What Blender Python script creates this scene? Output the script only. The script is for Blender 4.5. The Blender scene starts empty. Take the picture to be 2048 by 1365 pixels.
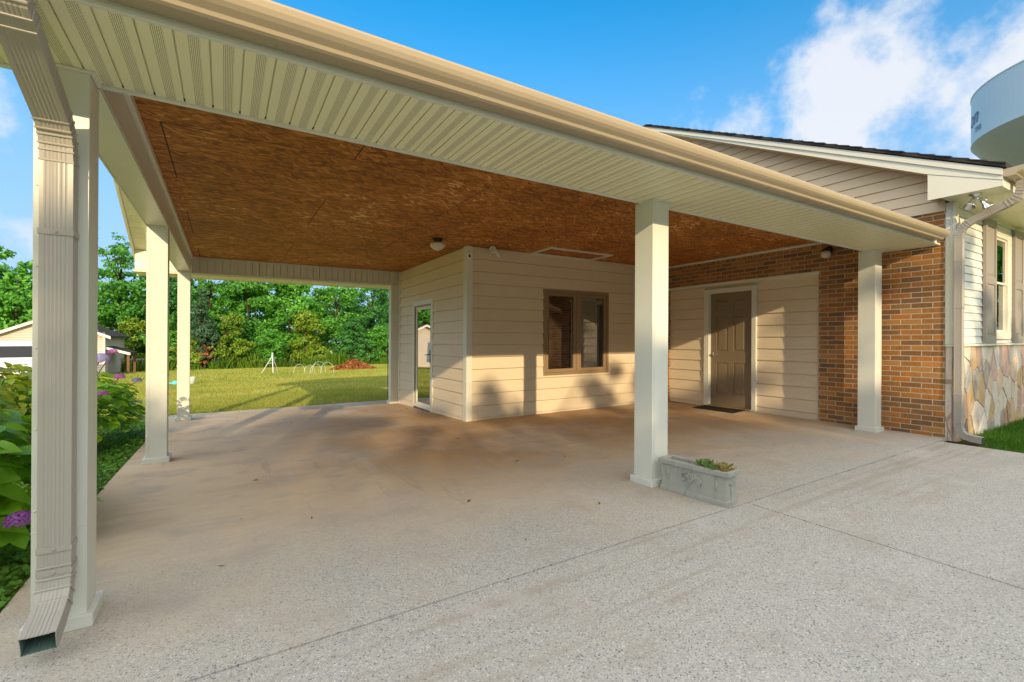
import bpy, bmesh, math, random
import numpy as np
from mathutils import Vector, Matrix
R = math.radians
C = bpy.context.scene.collection
scene = bpy.context.scene
K, M_SLOPE, CAM_H = .0092, .0284, 1.2          # the lot rises slightly to the right and falls away to the rear

# ---------------------------------------------------------------- camera
cam = bpy.data.cameras.new('camera')
cam.sensor_width = 36.0
cam.lens = 930.026 / 2048 * 36.0
cam.clip_start, cam.clip_end = .05, 2000
co = bpy.data.objects.new('camera', cam)
C.objects.link(co)
yaw, pitch, roll = .5535, .0012, .0051
fw = Vector((math.sin(yaw) * math.cos(pitch), math.cos(yaw) * math.cos(pitch), math.sin(pitch)))
rt = Vector((math.cos(yaw), -math.sin(yaw), 0))
up = rt.cross(fw)
rt, up = rt * math.cos(roll) + up * math.sin(roll), up * math.cos(roll) - rt * math.sin(roll)
m = Matrix((rt, up, -fw)).transposed().to_4x4()
m.translation = (0, 0, CAM_H)
co.matrix_world = m
scene.camera = co

# ---------------------------------------------------------------- sun and sky
L = Vector((.335, 1, -.321)).normalized()       # the way the sunlight travels
SUN_EL = math.asin(-L.z)
sl = bpy.data.lights.new('sun', 'SUN')
sl.energy, sl.angle, sl.color = 3.1, R(.55), (1, .77, .47)
so = bpy.data.objects.new('sun', sl)
so.rotation_euler = L.to_track_quat('-Z', 'Y').to_euler()
so.location = (-6, -20, 20)
C.objects.link(so)

class NT:
    """small helper to wire shader nodes"""
    def __init__(s, tree): s.t = tree
    def n(s, typ, props=None, **ins):
        nd = s.t.nodes.new(typ)
        for k, v in (props or {}).items(): setattr(nd, k, v)
        for k, v in ins.items():
            key = int(k[1:]) if k[0] == 'i' and k[1:].isdigit() else k.replace('_', ' ')
            s.set(nd.inputs[key], v)
        return nd
    def set(s, sock, v):
        if hasattr(v, 'is_linked') or isinstance(v, bpy.types.NodeSocket): s.t.links.new(v, sock)
        elif isinstance(v, bpy.types.Node): s.t.links.new(v.outputs[0], sock)
        elif isinstance(v, (tuple, list)) and len(v) == 3 and sock.type == 'RGBA': sock.default_value = (*v, 1)
        else: sock.default_value = v
    def math(s, op, a, b=0.0, c=0.0, clamp=False):
        return s.n('ShaderNodeMath', dict(operation=op, use_clamp=clamp), i0=a, i1=b, i2=c).outputs[0]
    def vmath(s, op, a, b=(0, 0, 0)):
        nd = s.n('ShaderNodeVectorMath', dict(operation=op), i0=a, i1=b)
        return nd.outputs['Value'] if op in ('DOT_PRODUCT', 'LENGTH', 'DISTANCE') else nd.outputs[0]
    def ramp(s, f, stops, interp='LINEAR'):
        nd = s.n('ShaderNodeValToRGB', i0=f)
        cr = nd.color_ramp; cr.interpolation = interp
        while len(cr.elements) > 1: cr.elements.remove(cr.elements[-1])
        for k, (p, c) in enumerate(stops):
            e = cr.elements[0] if k == 0 else cr.elements.new(p)
            e.position = p
            e.color = (*c, 1) if isinstance(c, (tuple, list)) else (c, c, c, 1)
        return nd.outputs[0]
    def mix(s, f, a, b, mode='MIX'):
        nd = s.n('ShaderNodeMix', dict(data_type='RGBA', blend_type=mode))
        s.set(nd.inputs[0], f); s.set(nd.inputs[6], a); s.set(nd.inputs[7], b)
        return nd.outputs[2]
    def noise(s, vec, scale, detail=4, rough=.55, dist=0):
        return s.n('ShaderNodeTexNoise', Vector=vec, Scale=scale, Detail=detail, Roughness=rough, Distortion=dist).outputs[0]
    def step(s, x, a, b):
        return s.n('ShaderNodeMapRange', dict(interpolation_type='SMOOTHSTEP'), i0=x, i1=a, i2=b, i3=0.0, i4=1.0).outputs[0]

world = bpy.data.worlds.new('World')
scene.world = world
world.use_nodes = True
wt = world.node_tree
wt.nodes.clear()
w = NT(wt)
SKY_ROT = math.atan2(-L.x, -L.y)
sky = w.n('ShaderNodeTexSky', dict(sky_type='NISHITA', sun_disc=False, sun_elevation=SUN_EL, sun_rotation=SKY_ROT,
                                   altitude=100, air_density=1.0, dust_density=.3, ozone_density=3.0))
gdir = w.n('ShaderNodeTexCoord').outputs['Generated']
n1 = w.n('ShaderNodeTexNoise', Vector=gdir, Scale=7.0, Detail=10, Roughness=.60)
n2 = w.n('ShaderNodeTexNoise', Vector=gdir, Scale=2.2, Detail=7, Roughness=.6)
def pixdir(px, py): return (fw + rt * (px - 1024) / 930.026 - up * (py - 682.5) / 930.026).normalized()
def blob(px, py, rad, soft):
    d = w.vmath('DISTANCE', gdir, tuple(pixdir(px, py)))
    return w.math('MULTIPLY', w.math('SUBTRACT', rad, d), 1.0 / soft)
cl = None
for px, py, rad, soft in ((1520, 255, .085, .20), (1600, 240, .10, .2), (1690, 205, .12, .2), (1790, 165, .12, .2), (1900, 150, .11, .2), (2010, 165, .12, .2), (2150, 170, .16, .25), (1930, 85, .0, .2),
                          (1390, 245, .035, .22), (1960, 290, .03, .25), (1800, 250, .04, .3), (1560, 270, .08, .25), (-10, 210, .06, .2), (60, 292, .025, .3), (15, 450, .03, .3), (-120, 420, .08, .25), (0, 430, .03, .3)):
    b = blob(px, py, rad, soft)
    cl = b if cl is None else w.math('MAXIMUM', cl, b)
cl = w.math('ADD', cl, w.math('MULTIPLY', w.math('SUBTRACT', n1.outputs[0], .52), 2.1))
cover = w.math('MULTIPLY', w.step(cl, -.06, .46), .88)
# thin veil towards the horizon and a bright cloud deck added out of view, overhead and sunward, to fill the shade
up_z = w.n('ShaderNodeSeparateXYZ', Vector=gdir).outputs[2]
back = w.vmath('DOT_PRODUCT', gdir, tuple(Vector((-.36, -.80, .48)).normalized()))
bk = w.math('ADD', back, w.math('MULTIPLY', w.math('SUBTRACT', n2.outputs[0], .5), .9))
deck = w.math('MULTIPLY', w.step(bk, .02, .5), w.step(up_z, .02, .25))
tint = w.mix(w.step(up_z, .05, .62), (.55, 1.05, 1.30), (.17, 1.62, 2.0))
base = w.mix(1.0, sky.outputs[0], tint, 'MULTIPLY')
veil = w.math('MULTIPLY', w.math('SUBTRACT', 1.0, w.step(up_z, .02, .64)), .90)
c0 = w.mix(veil, base, (3.1, 4.7, 6.5))
c1 = w.mix(cover, c0, (6.2, 6.3, 6.6))
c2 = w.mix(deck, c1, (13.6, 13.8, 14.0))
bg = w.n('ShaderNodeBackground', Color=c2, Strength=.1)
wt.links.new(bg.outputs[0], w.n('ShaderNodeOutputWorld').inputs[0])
scene.view_settings.view_transform = 'Standard'
scene.view_settings.look = 'None'
scene.view_settings.gamma = 1
scene.view_settings.exposure = .58
scene.render.engine = 'CYCLES'
scene.cycles.max_bounces = 8
scene.cycles.diffuse_bounces = 5
scene.cycles.transparent_max_bounces = 12
try: scene.cycles.use_denoising = True
except Exception: pass

# ---------------------------------------------------------------- materials
MATS = {}
def material(name, fn, rough=.6, spec=.4, bump=None):
    mt = bpy.data.materials.new(name); mt.use_nodes = True
    t = mt.node_tree; t.nodes.clear(); g = NT(t)
    out = t.nodes.new('ShaderNodeOutputMaterial')
    p = g.n('ShaderNodeBsdfPrincipled', Roughness=rough)
    p.inputs['Specular IOR Level'].default_value = spec
    t.links.new(p.outputs[0], out.inputs[0])
    g.p, g.out = p, out
    g.co = g.n('ShaderNodeTexCoord').outputs['Object']
    g.sep = g.n('ShaderNodeSeparateXYZ', Vector=g.co).outputs
    fn(g)
    MATS[name] = mt
    return mt
def xyz(g, x, y, z): return g.n('ShaderNodeCombineXYZ', i0=x, i1=y, i2=z).outputs[0]
def bump(g, h, strength, dist=.01):
    g.set(g.p.inputs['Normal'], g.n('ShaderNodeBump', Strength=strength, Distance=dist, Height=h).outputs[0])
def scale(g, sx, sy, sz, v=None):
    return g.vmath('MULTIPLY', v or g.co, (sx, sy, sz))

def painted(col, dirt=.12, rough=.45, spec=.4, grain=None):
    def f(g):
        n = g.noise(g.co, 1.7, 5)
        n2_ = g.noise(scale(g, 9, 9, 2.0), 2.0, 4)
        c = g.mix(g.math('MULTIPLY', g.step(n, .42, .72), dirt), col, tuple(v * .72 for v in col))
        c = g.mix(g.math('MULTIPLY', g.step(n2_, .55, .8), dirt * .8), c, tuple(v * .8 for v in col))
        g.set(g.p.inputs['Base Color'], c)
        g.set(g.p.inputs['Roughness'], g.math('ADD', g.math('MULTIPLY', n, .25), rough - .12))
        if grain:
            h = g.noise(scale(g, *grain), 1.0, 6, .65)
            bump(g, h, .22, .004)
        else:
            bump(g, g.noise(g.co, 14, 3), .03, .004)
    return f
material('cream_trim', painted((.66, .665, .58), .14, .36))
material('white_trim', painted((.70, .68, .56), .16, .4))
material('siding_lap', painted((.68, .575, .415), .14, .5, grain=(3, 3, 90)))
material('siding_white', painted((.72, .72, .66), .12, .45, grain=(2, 2, 60)))
material('siding_gable', painted((.86, .67, .44), .10, .5, grain=(2, 2, 60)))
material('gutter_tan', painted((.40, .325, .22), .18, .30, .5))
material('downspout_taupe', painted((.375, .345, .295), .14, .34, .5))
material('spout_inside', painted((.10, .17, .14), .3, .5))
material('shutter_taupe', painted((.30, .265, .225), .12, .5))
material('door_brown', painted((.215, .165, .105), .12, .38))
material('window_bronze', painted((.27, .185, .10), .1, .4))
material('black_metal', painted((.012, .011, .010), .1, .4))
material('dark_gap', painted((.008, .007, .006), .1, .9))
material('white_plastic', painted((.78, .77, .74), .08, .4))
material('beige_siding_far', painted((.53, .455, .37), .10, .55))
material('grey_wood', painted((.42, .36, .29), .4, .8))
material('brown_post', painted((.15, .07, .035), .3, .7))
material('white_paint_van', painted((.62, .64, .68), .04, .25, .6))
material('tyre', painted((.02, .02, .02), .1, .8))
material('cyan_plastic', painted((.10, .55, .62), .05, .4))
material('tripod_metal', painted((.66, .67, .68), .1, .35, .6))
material('lettering', painted((.05, .09, .16), .05, .5))
def f(g):
    n = g.noise(scale(g, .2, .2, .6), 1.0, 4)
    g.set(g.p.inputs['Base Color'], g.mix(n, (.32, .44, .59), (.39, .51, .65)))
material('tower_paint', f, .38, .5)
material('tower_under_shade', painted((.20, .235, .29), .1, .45))  # tank underside: its shade is put into a darker grey than the shell
def f(g):
    g.set(g.p.inputs['Base Color'], (.75, .70, .58)); g.p.inputs['Transmission Weight'].default_value = .25
material('frosted_glass', f, .35)
def f(g):
    g.set(g.p.inputs['Base Color'], (.80, .80, .80)); g.p.inputs['Metallic'].default_value = 1
material('nickel', f, .22)

def soffit(axis_u, axis_v, pitch=.1127, col=(.82, .80, .54), holes=True):
    def f(g):
        u, v = g.sep[axis_u], g.sep[axis_v]
        c = g.mix(g.math('MULTIPLY', g.noise(g.co, 2.3, 4), .25), col, tuple(x * .8 for x in col))
        fu = g.math('FRACT', g.math('DIVIDE', g.math('ADD', u, 10 * pitch - .03), pitch))
        if holes:
            band = g.math('MULTIPLY', g.math('GREATER_THAN', fu, .36), g.math('LESS_THAN', fu, .70))
            hu = g.math('SUBTRACT', g.math('FRACT', g.math('DIVIDE', u, pitch / 18)), .5)
            hv = g.math('SUBTRACT', g.math('FRACT', g.math('DIVIDE', g.math('ADD', v, g.math('MULTIPLY', u, .3)), .0088)), .5)
            d = g.math('ADD', g.math('MULTIPLY', hu, hu), g.math('MULTIPLY', hv, hv))
            hole = g.math('MULTIPLY', band, g.math('LESS_THAN', d, .085))
            c = g.mix(hole, c, (.05, .045, .03))
        g.set(g.p.inputs['Base Color'], c)
    return f
material('soffit_vented', soffit(0, 1), .42)
material('soffit_plain', soffit(0, 1, holes=False), .42)

def f(g):   # oriented strand board
    x, y = g.sep[0], g.sep[1]
    wv = g.noise(g.co, 3.0, 3)
    def strands(ang, a, b):
        ca, sa = math.cos(ang), math.sin(ang)
        u = g.math('ADD', g.math('MULTIPLY', x, ca), g.math('MULTIPLY', y, sa))
        v = g.math('SUBTRACT', g.math('MULTIPLY', y, ca), g.math('MULTIPLY', x, sa))
        vec = xyz(g, g.math('MULTIPLY', u, a), g.math('ADD', g.math('MULTIPLY', v, b), g.math('MULTIPLY', wv, 1.2)), 0.0)
        return g.n('ShaderNodeTexVoronoi', Vector=vec, Scale=1.0, Randomness=1.0).outputs['Color']
    s1 = g.n('ShaderNodeSeparateColor', i0=strands(.12, 9, 50)).outputs
    s2 = g.n('ShaderNodeSeparateColor', i0=strands(-.35, 10, 50)).outputs
    s3 = g.n('ShaderNodeSeparateColor', i0=strands(.75, 13, 50)).outputs
    val = g.mix(g.math('GREATER_THAN', s2[1], .62), s1[0], s2[0])
    val = g.mix(g.math('GREATER_THAN', s3[1], .72), val, s3[0])
    big = g.noise(g.co, .9, 4)
    val = g.math('ADD', val, g.math('MULTIPLY', g.math('SUBTRACT', big, .55), 1.1))
    c = g.ramp(val, [(0, (0.181, 0.063, 0.011)), (.35, (0.327, 0.119, 0.021)), (.7, (0.459, 0.176, 0.032)), (.93, (0.580, 0.249, 0.057)), (1, (0.762, 0.476, 0.180))])
    seam = g.n('ShaderNodeTexBrick', dict(offset=.5), Vector=scale(g, 1, 1, 0), Color1=(1, 1, 1), Color2=(1, 1, 1), Mortar=(0, 0, 0),
               Scale=1.0)
    seam.inputs['Mortar Size'].default_value = .005
    seam.inputs['Mortar Smooth'].default_value = 0
    seam.inputs['Brick Width'].default_value = 2.44
    seam.inputs['Row Height'].default_value = 1.22
    c = g.mix(g.math('MULTIPLY', seam.outputs['Fac'], .9), c, (.01, .006, .003))
    g.set(g.p.inputs['Base Color'], c)
    bump(g, s1[0], .25, .003)
material('osb_board', f, .65, .25)

def brick(width, swap, rowlock=False):
    def f(g):
        x, y, z = g.sep[0], g.sep[1], g.sep[2]
        wob = g.math('MULTIPLY', g.math('SUBTRACT', g.noise(g.co, 9, 3), .5), .006)
        vec = xyz(g, g.math('ADD', y, wob), g.math('ADD', z, wob), 0.0)
        def tex():
            b = g.n('ShaderNodeTexBrick', dict(offset=0.0 if rowlock else .5), Vector=vec, Color1=(0, 0, 0), Color2=(1, 1, 1), Mortar=(.5, .5, .5), Scale=1.0)
            for k, v in (('Mortar Size', .0055), ('Mortar Smooth', .15), ('Brick Width', width), ('Row Height', .0667), ('Bias', 0.0)):
                b.inputs[k].default_value = v
            return b
        b = tex()
        tint = g.n('ShaderNodeSeparateColor', i0=b.outputs[0]).outputs[0]
        c = g.ramp(tint, [(0, (0.210, 0.106, 0.035)), (.2, (0.334, 0.148, 0.037)), (.38, (0.267, 0.131, 0.046)), (.55, (0.383, 0.168, 0.037)), (.72, (0.445, 0.157, 0.031)), (.86, (0.247, 0.143, 0.059)), (1, (0.371, 0.143, 0.037))])
        streak = g.noise(scale(g, 30, 70, 18), 1.0, 4)
        c = g.mix(g.math('MULTIPLY', g.step(streak, .42, .72), .5), c, (.10, .06, .035))
        c = g.mix(g.math('MULTIPLY', g.math('GREATER_THAN', g.math('FRACT', g.math('MULTIPLY', tint, 7.31)), .78), .55), c, (.115, .075, .05))
        c = g.mix(g.math('MULTIPLY', g.math('LESS_THAN', g.math('FRACT', g.math('MULTIPLY', tint, 7.31)), .16), .5), c, (.46, .23, .075))
        c = g.mix(g.math('MULTIPLY', g.step(g.noise(g.co, 55, 3), .55, .8), .25), c, (.46, .24, .09))
        fac = b.outputs['Fac']
        mort = g.mix(g.noise(g.co, 25, 4), (.40, .32, .22), (.54, .46, .35))
        c = g.mix(fac, c, mort)
        g.set(g.p.inputs['Base Color'], c)
        h = g.math('ADD', g.math('MULTIPLY', g.math('SUBTRACT', 1.0, fac), 1.0), g.math('MULTIPLY', streak, .25))
        bump(g, h, .7, .006)
    return f
material('brick_wall', brick(.2127, True), .8, .25)
material('brick_rowlock', brick(.098, True, True), .8, .25)

def f(g):   # broken flagstones, each stone its own colour
    r = g.n('ShaderNodeNewGeometry').outputs['Random Per Island']
    c = g.ramp(r, [(0, (0.466, 0.292, 0.241)), (.10, (0.657, 0.583, 0.482)), (.24, (0.329, 0.302, 0.258)), (.34, (0.615, 0.454, 0.336)), (.46, (0.530, 0.346, 0.157)), (.57, (0.721, 0.670, 0.582)), (.72, (0.382, 0.216, 0.129)), (.80, (0.551, 0.356, 0.302)), (.88, (0.636, 0.572, 0.504)), (.95, (0.127, 0.103, 0.090)), (1, (0.700, 0.594, 0.448))], 'CONSTANT')
    vein = g.noise(scale(g, 5, 5, 3), 2.2, 6, .65)
    c = g.mix(g.math('MULTIPLY', g.step(vein, .42, .66), .55), c, (.60, .44, .28))
    c = g.mix(g.math('MULTIPLY', g.step(g.noise(g.co, 4, 5), .48, .68), .5), c, (.62, .56, .49))
    c = g.mix(g.math('MULTIPLY', g.step(g.noise(scale(g, 12, 12, 5), 2, 5), .58, .72), .5), c, (.20, .12, .08))
    g.set(g.p.inputs['Base Color'], c)
    bump(g, vein, .7, .02)
material('flagstone', f, .7, .3)
def f(g):
    c = g.mix(g.noise(g.co, 14, 5), (.30, .255, .20), (.50, .44, .36))
    g.set(g.p.inputs['Base Color'], c); bump(g, g.noise(g.co, 60, 4), .6, .006)
material('mortar', f, .9, .2)

def concrete(smooth_from):
    def f(g):
        x, y = g.sep[0], g.sep[1]
        flat = xyz(g, x, y, 0.0)
        v = g.n('ShaderNodeTexVoronoi', dict(voronoi_dimensions='2D'), Vector=flat, Scale=125.0)
        s_ = g.n('ShaderNodeSeparateColor', i0=v.outputs['Color']).outputs
        v2 = g.n('ShaderNodeTexVoronoi', dict(voronoi_dimensions='2D'), Vector=flat, Scale=250.0)
        s2 = g.n('ShaderNodeSeparateColor', i0=v2.outputs['Color']).outputs
        stone = g.ramp(s_[0], [(0, (0.099, 0.106, 0.114)), (.07, (0.208, 0.212, 0.214)), (.14, (0.328, 0.313, 0.286)), (.30, (0.426, 0.398, 0.347)), (.46, (0.467, 0.403, 0.319)), (.58, (0.495, 0.468, 0.409)), (.74, (0.565, 0.534, 0.466)), (.86, (0.377, 0.378, 0.367)), (.92, (0.675, 0.655, 0.580)), (.97, (0.476, 0.353, 0.257))], 'CONSTANT')
        fine = g.ramp(s2[0], [(0, (0.317, 0.302, 0.271)), (.25, (0.436, 0.414, 0.361)), (.6, (0.495, 0.468, 0.409)), (1, (0.576, 0.549, 0.485))], 'CONSTANT')
        agg = g.mix(g.math('MULTIPLY', g.math('MULTIPLY', g.step(s_[1], .40, .5), .85), g.math('SUBTRACT', 1.0, g.step(v.outputs['Distance'], .35, .60))), fine, stone)
        blot = g.noise(flat, .75, 6, .6)
        blot2 = g.noise(flat, 2.6, 5, .6)
        trowel = g.noise(scale(g, 3.0, 14, 0), 1.4, 6, .62)
        cem = g.mix(trowel, (0.540, 0.421, 0.284), (0.709, 0.572, 0.403))
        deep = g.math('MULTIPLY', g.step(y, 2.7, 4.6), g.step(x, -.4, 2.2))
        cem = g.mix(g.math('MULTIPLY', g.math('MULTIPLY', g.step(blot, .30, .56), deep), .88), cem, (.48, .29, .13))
        cem = g.mix(g.math('MULTIPLY', g.step(g.noise(scale(g, .9, 1.6, 0), 1.1, 5), .52, .70), .40), cem, (.40, .275, .165))
        scuff = g.noise(scale(g, 5.5, .55, 0), 1.3, 5, .6)
        cem = g.mix(g.math('MULTIPLY', g.step(scuff, .58, .72), .42), cem, (.56, .50, .43))
        cem = g.mix(g.math('MULTIPLY', g.step(scuff, .40, .30), .30), cem, (.27, .215, .165))
        cem = g.mix(g.math('MULTIPLY', g.step(blot2, .52, .68), .6), cem, (0.533, 0.451, 0.375))
        cem = g.mix(g.math('MULTIPLY', g.step(g.noise(flat, 130, 3), .5, .7), .18), cem, (0.260, 0.207, 0.157))
        edge = g.math('ADD', g.math('ADD', y, g.math('MULTIPLY', g.math('SUBTRACT', blot2, .5), 1.5)), g.math('MULTIPLY', g.math('SUBTRACT', blot, .5), 2.4))
        k = g.step(edge, smooth_from - .5, smooth_from + 1.7)
        c = g.mix(k, agg, cem)
        c = g.mix(g.math('MULTIPLY', g.step(blot2, .48, .72), .38), c, (.36, .30, .245))
        c = g.mix(g.math('MULTIPLY', g.step(g.noise(scale(g, .35, 1.1, 0), 1.0, 6), .55, .72), .28), c, (.30, .26, .22))
        band = g.math('MULTIPLY', g.math('MULTIPLY', g.step(y, 1.15, 1.5), g.math('SUBTRACT', 1.0, g.step(y, 1.93, 1.96))), g.step(g.noise(scale(g, .5, 11, 0), 1.0, 4), .50, .64))
        c = g.mix(g.math('MULTIPLY', band, .45), c, (.33, .27, .20))
        pale = g.math('MULTIPLY', g.step(g.noise(scale(g, .8, 1.0, 0), 1.7, 6, .65), .56, .70), g.math('SUBTRACT', 1.0, k))
        c = g.mix(g.math('MULTIPLY', pale, .35), c, (.58, .545, .50))
        # tyre scuffs and rust freckles
        rust = g.step(g.noise(flat, 6.5, 4, .6), .70, .78)
        c = g.mix(g.math('MULTIPLY', rust, .35), c, (.40, .20, .07))
        g.set(g.p.inputs['Base Color'], c)
        h = g.math('ADD', g.math('MULTIPLY', g.math('SUBTRACT', 1.0, k), v.outputs['Distance']), g.math('MULTIPLY', g.noise(flat, 160, 4), .3))
        bump(g, h, .35, .004)
    return f
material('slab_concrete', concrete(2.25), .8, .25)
material('drive_concrete', concrete(40.0), .85, .2)

def f(g):
    n = g.noise(g.co, .22, 5); n2_ = g.noise(scale(g, .35, 1.5, 0), 1.6, 6, .65); n3 = g.noise(g.co, 34, 3)
    c = g.mix(g.step(n, .35, .65), (.40, .385, .11), (.52, .46, .17))
    c = g.mix(g.math('MULTIPLY', g.step(n2_, .48, .68), .75), c, (.50, .37, .15))
    c = g.mix(g.math('MULTIPLY', n3, .4), c, (.13, .19, .03))
    g.set(g.p.inputs['Base Color'], c)
    bump(g, g.noise(g.co, 45, 4), .6, .04)
material('lawn_ground', f, .9, .1)
def f(g):
    c = g.mix(g.noise(g.co, 9, 5), (.055, .032, .018), (.13, .085, .05))
    g.set(g.p.inputs['Base Color'], c); bump(g, g.noise(g.co, 30, 4), .8, .03)
material('bare_soil', f, .95, .1)

def leafmat(name, stops, trans=.35, rough=.5, spec=.3, noise_scale=.35):
    def f(g):
        r = g.n('ShaderNodeNewGeometry').outputs['Random Per Island']
        oi = g.n('ShaderNodeObjectInfo').outputs['Random']
        big = g.noise(g.co, noise_scale, 3)
        v = g.math('ADD', g.math('MULTIPLY', r, .55), g.math('ADD', g.math('MULTIPLY', g.math('SUBTRACT', big, .3), .7), g.math('MULTIPLY', g.math('SUBTRACT', oi, .5), .18)))
        c = g.ramp(v, stops)
        g.set(g.p.inputs['Base Color'], c)
        tr = g.n('ShaderNodeBsdfTranslucent', Color=g.mix(1.0, c, (1.15, 1.15, .5), 'MULTIPLY'))
        mx = g.n('ShaderNodeMixShader', i0=trans)
        g.t.links.new(g.p.outputs[0], mx.inputs[1]); g.t.links.new(tr.outputs[0], mx.inputs[2])
        g.t.links.new(mx.outputs[0], g.out.inputs[0])
    material(name, f, rough, spec)
leafmat('leaf_mid', [(0, (0.030, 0.134, 0.018)), (.4, (0.095, 0.312, 0.034)), (.75, (0.183, 0.480, 0.050)), (1, (0.296, 0.605, 0.082))])
leafmat('leaf_dark', [(0, (0.020, 0.082, 0.018)), (.5, (0.055, 0.214, 0.038)), (1, (0.132, 0.384, 0.062))])
leafmat('leaf_yellow', [(0, (0.081, 0.161, 0.011)), (.4, (0.196, 0.310, 0.024)), (.8, (0.310, 0.414, 0.039)), (1, (0.414, 0.425, 0.066))])
leafmat('leaf_grey', [(0, (.035, .085, .040)), (.5, (.075, .155, .075)), (1, (.125, .22, .11))])
leafmat('leaf_brown', [(0, (0.105, 0.036, 0.012)), (.5, (0.300, 0.111, 0.034)), (1, (0.540, 0.247, 0.084))], .15)
leafmat('leaf_hydrangea', [(0, (0.081, 0.237, 0.014)), (.4, (0.188, 0.433, 0.024)), (.8, (0.357, 0.632, 0.035)), (1, (0.746, 0.768, 0.039))], .4, .38, .45, 2.5)
leafmat('leaf_hydrangea_sun', [(0, (0.102, 0.187, 0.013)), (.4, (0.230, 0.315, 0.022)), (.75, (0.383, 0.399, 0.032)), (1, (0.578, 0.340, 0.048))], .4, .4, .4, 2.5)  # sunlit copy of the hydrangea leaf, the sun's yellow put into its colour
leafmat('leaf_clover', [(0, (0.060, 0.178, 0.019)), (.5, (0.136, 0.306, 0.035)), (1, (0.289, 0.425, 0.048))], .3, .5, .3, 2.0)
leafmat('petal_blue', [(0, (.20, .20, .50)), (.5, (.34, .34, .68)), (1, (.52, .46, .78))], .3, .6, .2, 8)
leafmat('petal_purple', [(0, (.22, .05, .32)), (.5, (.42, .12, .52)), (1, (.60, .26, .66))], .3, .6, .2, 8)
leafmat('grass_blade', [(0, (0.135, 0.195, 0.028)), (.4, (0.270, 0.305, 0.055)), (.75, (0.446, 0.403, 0.112)), (1, (0.622, 0.468, 0.244))], .3, .6, .15, .5)
leafmat('grass_lush', [(0, (.028, .090, .008)), (.5, (.070, .190, .014)), (1, (.15, .28, .03))], .35, .5, .25, .5)
leafmat('weed_tall', [(0, (.04, .10, .008)), (.5, (.10, .20, .016)), (.85, (.19, .26, .03)), (1, (.30, .20, .06))], .35, .6, .2, .3)
leafmat('succulent_green', [(0, (.05, .12, .025)), (.55, (.16, .26, .05)), (.85, (.30, .30, .08)), (1, (.45, .22, .10))], .15, .35, .5, 20)
leafmat('succulent_red', [(0, (.10, .14, .03)), (.4, (.26, .26, .05)), (.7, (.42, .24, .07)), (1, (.48, .13, .07))], .15, .35, .5, 20)
def f(g):
    n = g.noise(scale(g, 12, 12, 2.5), 1.6, 5)
    g.set(g.p.inputs['Base Color'], g.mix(n, (.035, .024, .015), (.13, .10, .072))); bump(g, n, .7, .03)
material('bark', f, .9, .1)
def f(g):
    n = g.noise(scale(g, 8, 8, 4), 1.0, 4)
    g.set(g.p.inputs['Base Color'], g.mix(n, (.12, .08, .04), (.22, .15, .06)))
material('shrub_stem', f, .8, .2)
def f(g):
    n = g.noise(scale(g, 14, 7, 10), 1.0, 4)
    g.set(g.p.inputs['Base Color'], g.mix(n, (.018, .016, .015), (.075, .068, .062))); bump(g, n, .8, .01)
material('shingle', f, .9, .15)
def f(g):
    n = g.noise(scale(g, 5, 5, 5), 2.0, 6, .7); s_ = g.noise(scale(g, 20, 20, 2), 1.5, 4)
    c = g.mix(n, (.27, .275, .235), (.44, .435, .375))
    c = g.mix(g.math('MULTIPLY', g.step(s_, .52, .7), .4), c, (.12, .125, .10))
    g.set(g.p.inputs['Base Color'], c); bump(g, g.noise(g.co, 90, 4), .3, .003)
material('cast_stone', f, .85, .2)
def f(g):
    c = g.mix(g.noise(g.co, 120, 3), (.018, .016, .012), (.055, .046, .035))
    g.set(g.p.inputs['Base Color'], c); bump(g, g.noise(g.co, 200, 2), .8, .004)
material('coir_mat', f, .95, .1)
def glass(name, tint, ior, mixv):
    def f(g):
        gl = g.n('ShaderNodeBsdfGlossy', Color=(.95, .95, .95), Roughness=.015)
        tr = g.n('ShaderNodeBsdfTransparent', Color=tint)
        fr = g.n('ShaderNodeFresnel', IOR=ior)
        nz = g.n('ShaderNodeBump', Strength=.02, Distance=.01, Height=g.noise(g.co, 2.5, 1))
        g.set(gl.inputs['Normal'], nz.outputs[0])
        fac = g.math('ADD', g.math('MULTIPLY', fr.outputs[0], 1.0 - mixv), mixv)
        mx = g.n('ShaderNodeMixShader', i0=fac)
        g.t.links.new(tr.outputs[0], mx.inputs[1]); g.t.links.new(gl.outputs[0], mx.inputs[2])
        g.t.links.new(mx.outputs[0], g.out.inputs[0])
    material(name, f)
glass('window_glass', (.30, .30, .26), 1.8, .20)
glass('door_glass', (.20, .22, .20), 2.2, .45)
def f(g):
    z = g.sep[2]
    st = g.math('FRACT', g.math('DIVIDE', z, .05))
    g.set(g.p.inputs['Base Color'], g.mix(g.step(st, .1, .5), (.02, .012, .006), (.07, .045, .025)))
material('blind_dark', f, .6)
def f(g):
    x = g.sep[0]
    st = g.noise(xyz(g, g.math('MULTIPLY', x, 22), 0.0, 0.0), 1.0, 2)
    g.set(g.p.inputs['Base Color'], g.mix(st, (.03, .035, .04), (.16, .17, .18)))
material('curtain_grey', f, .8)

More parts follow.
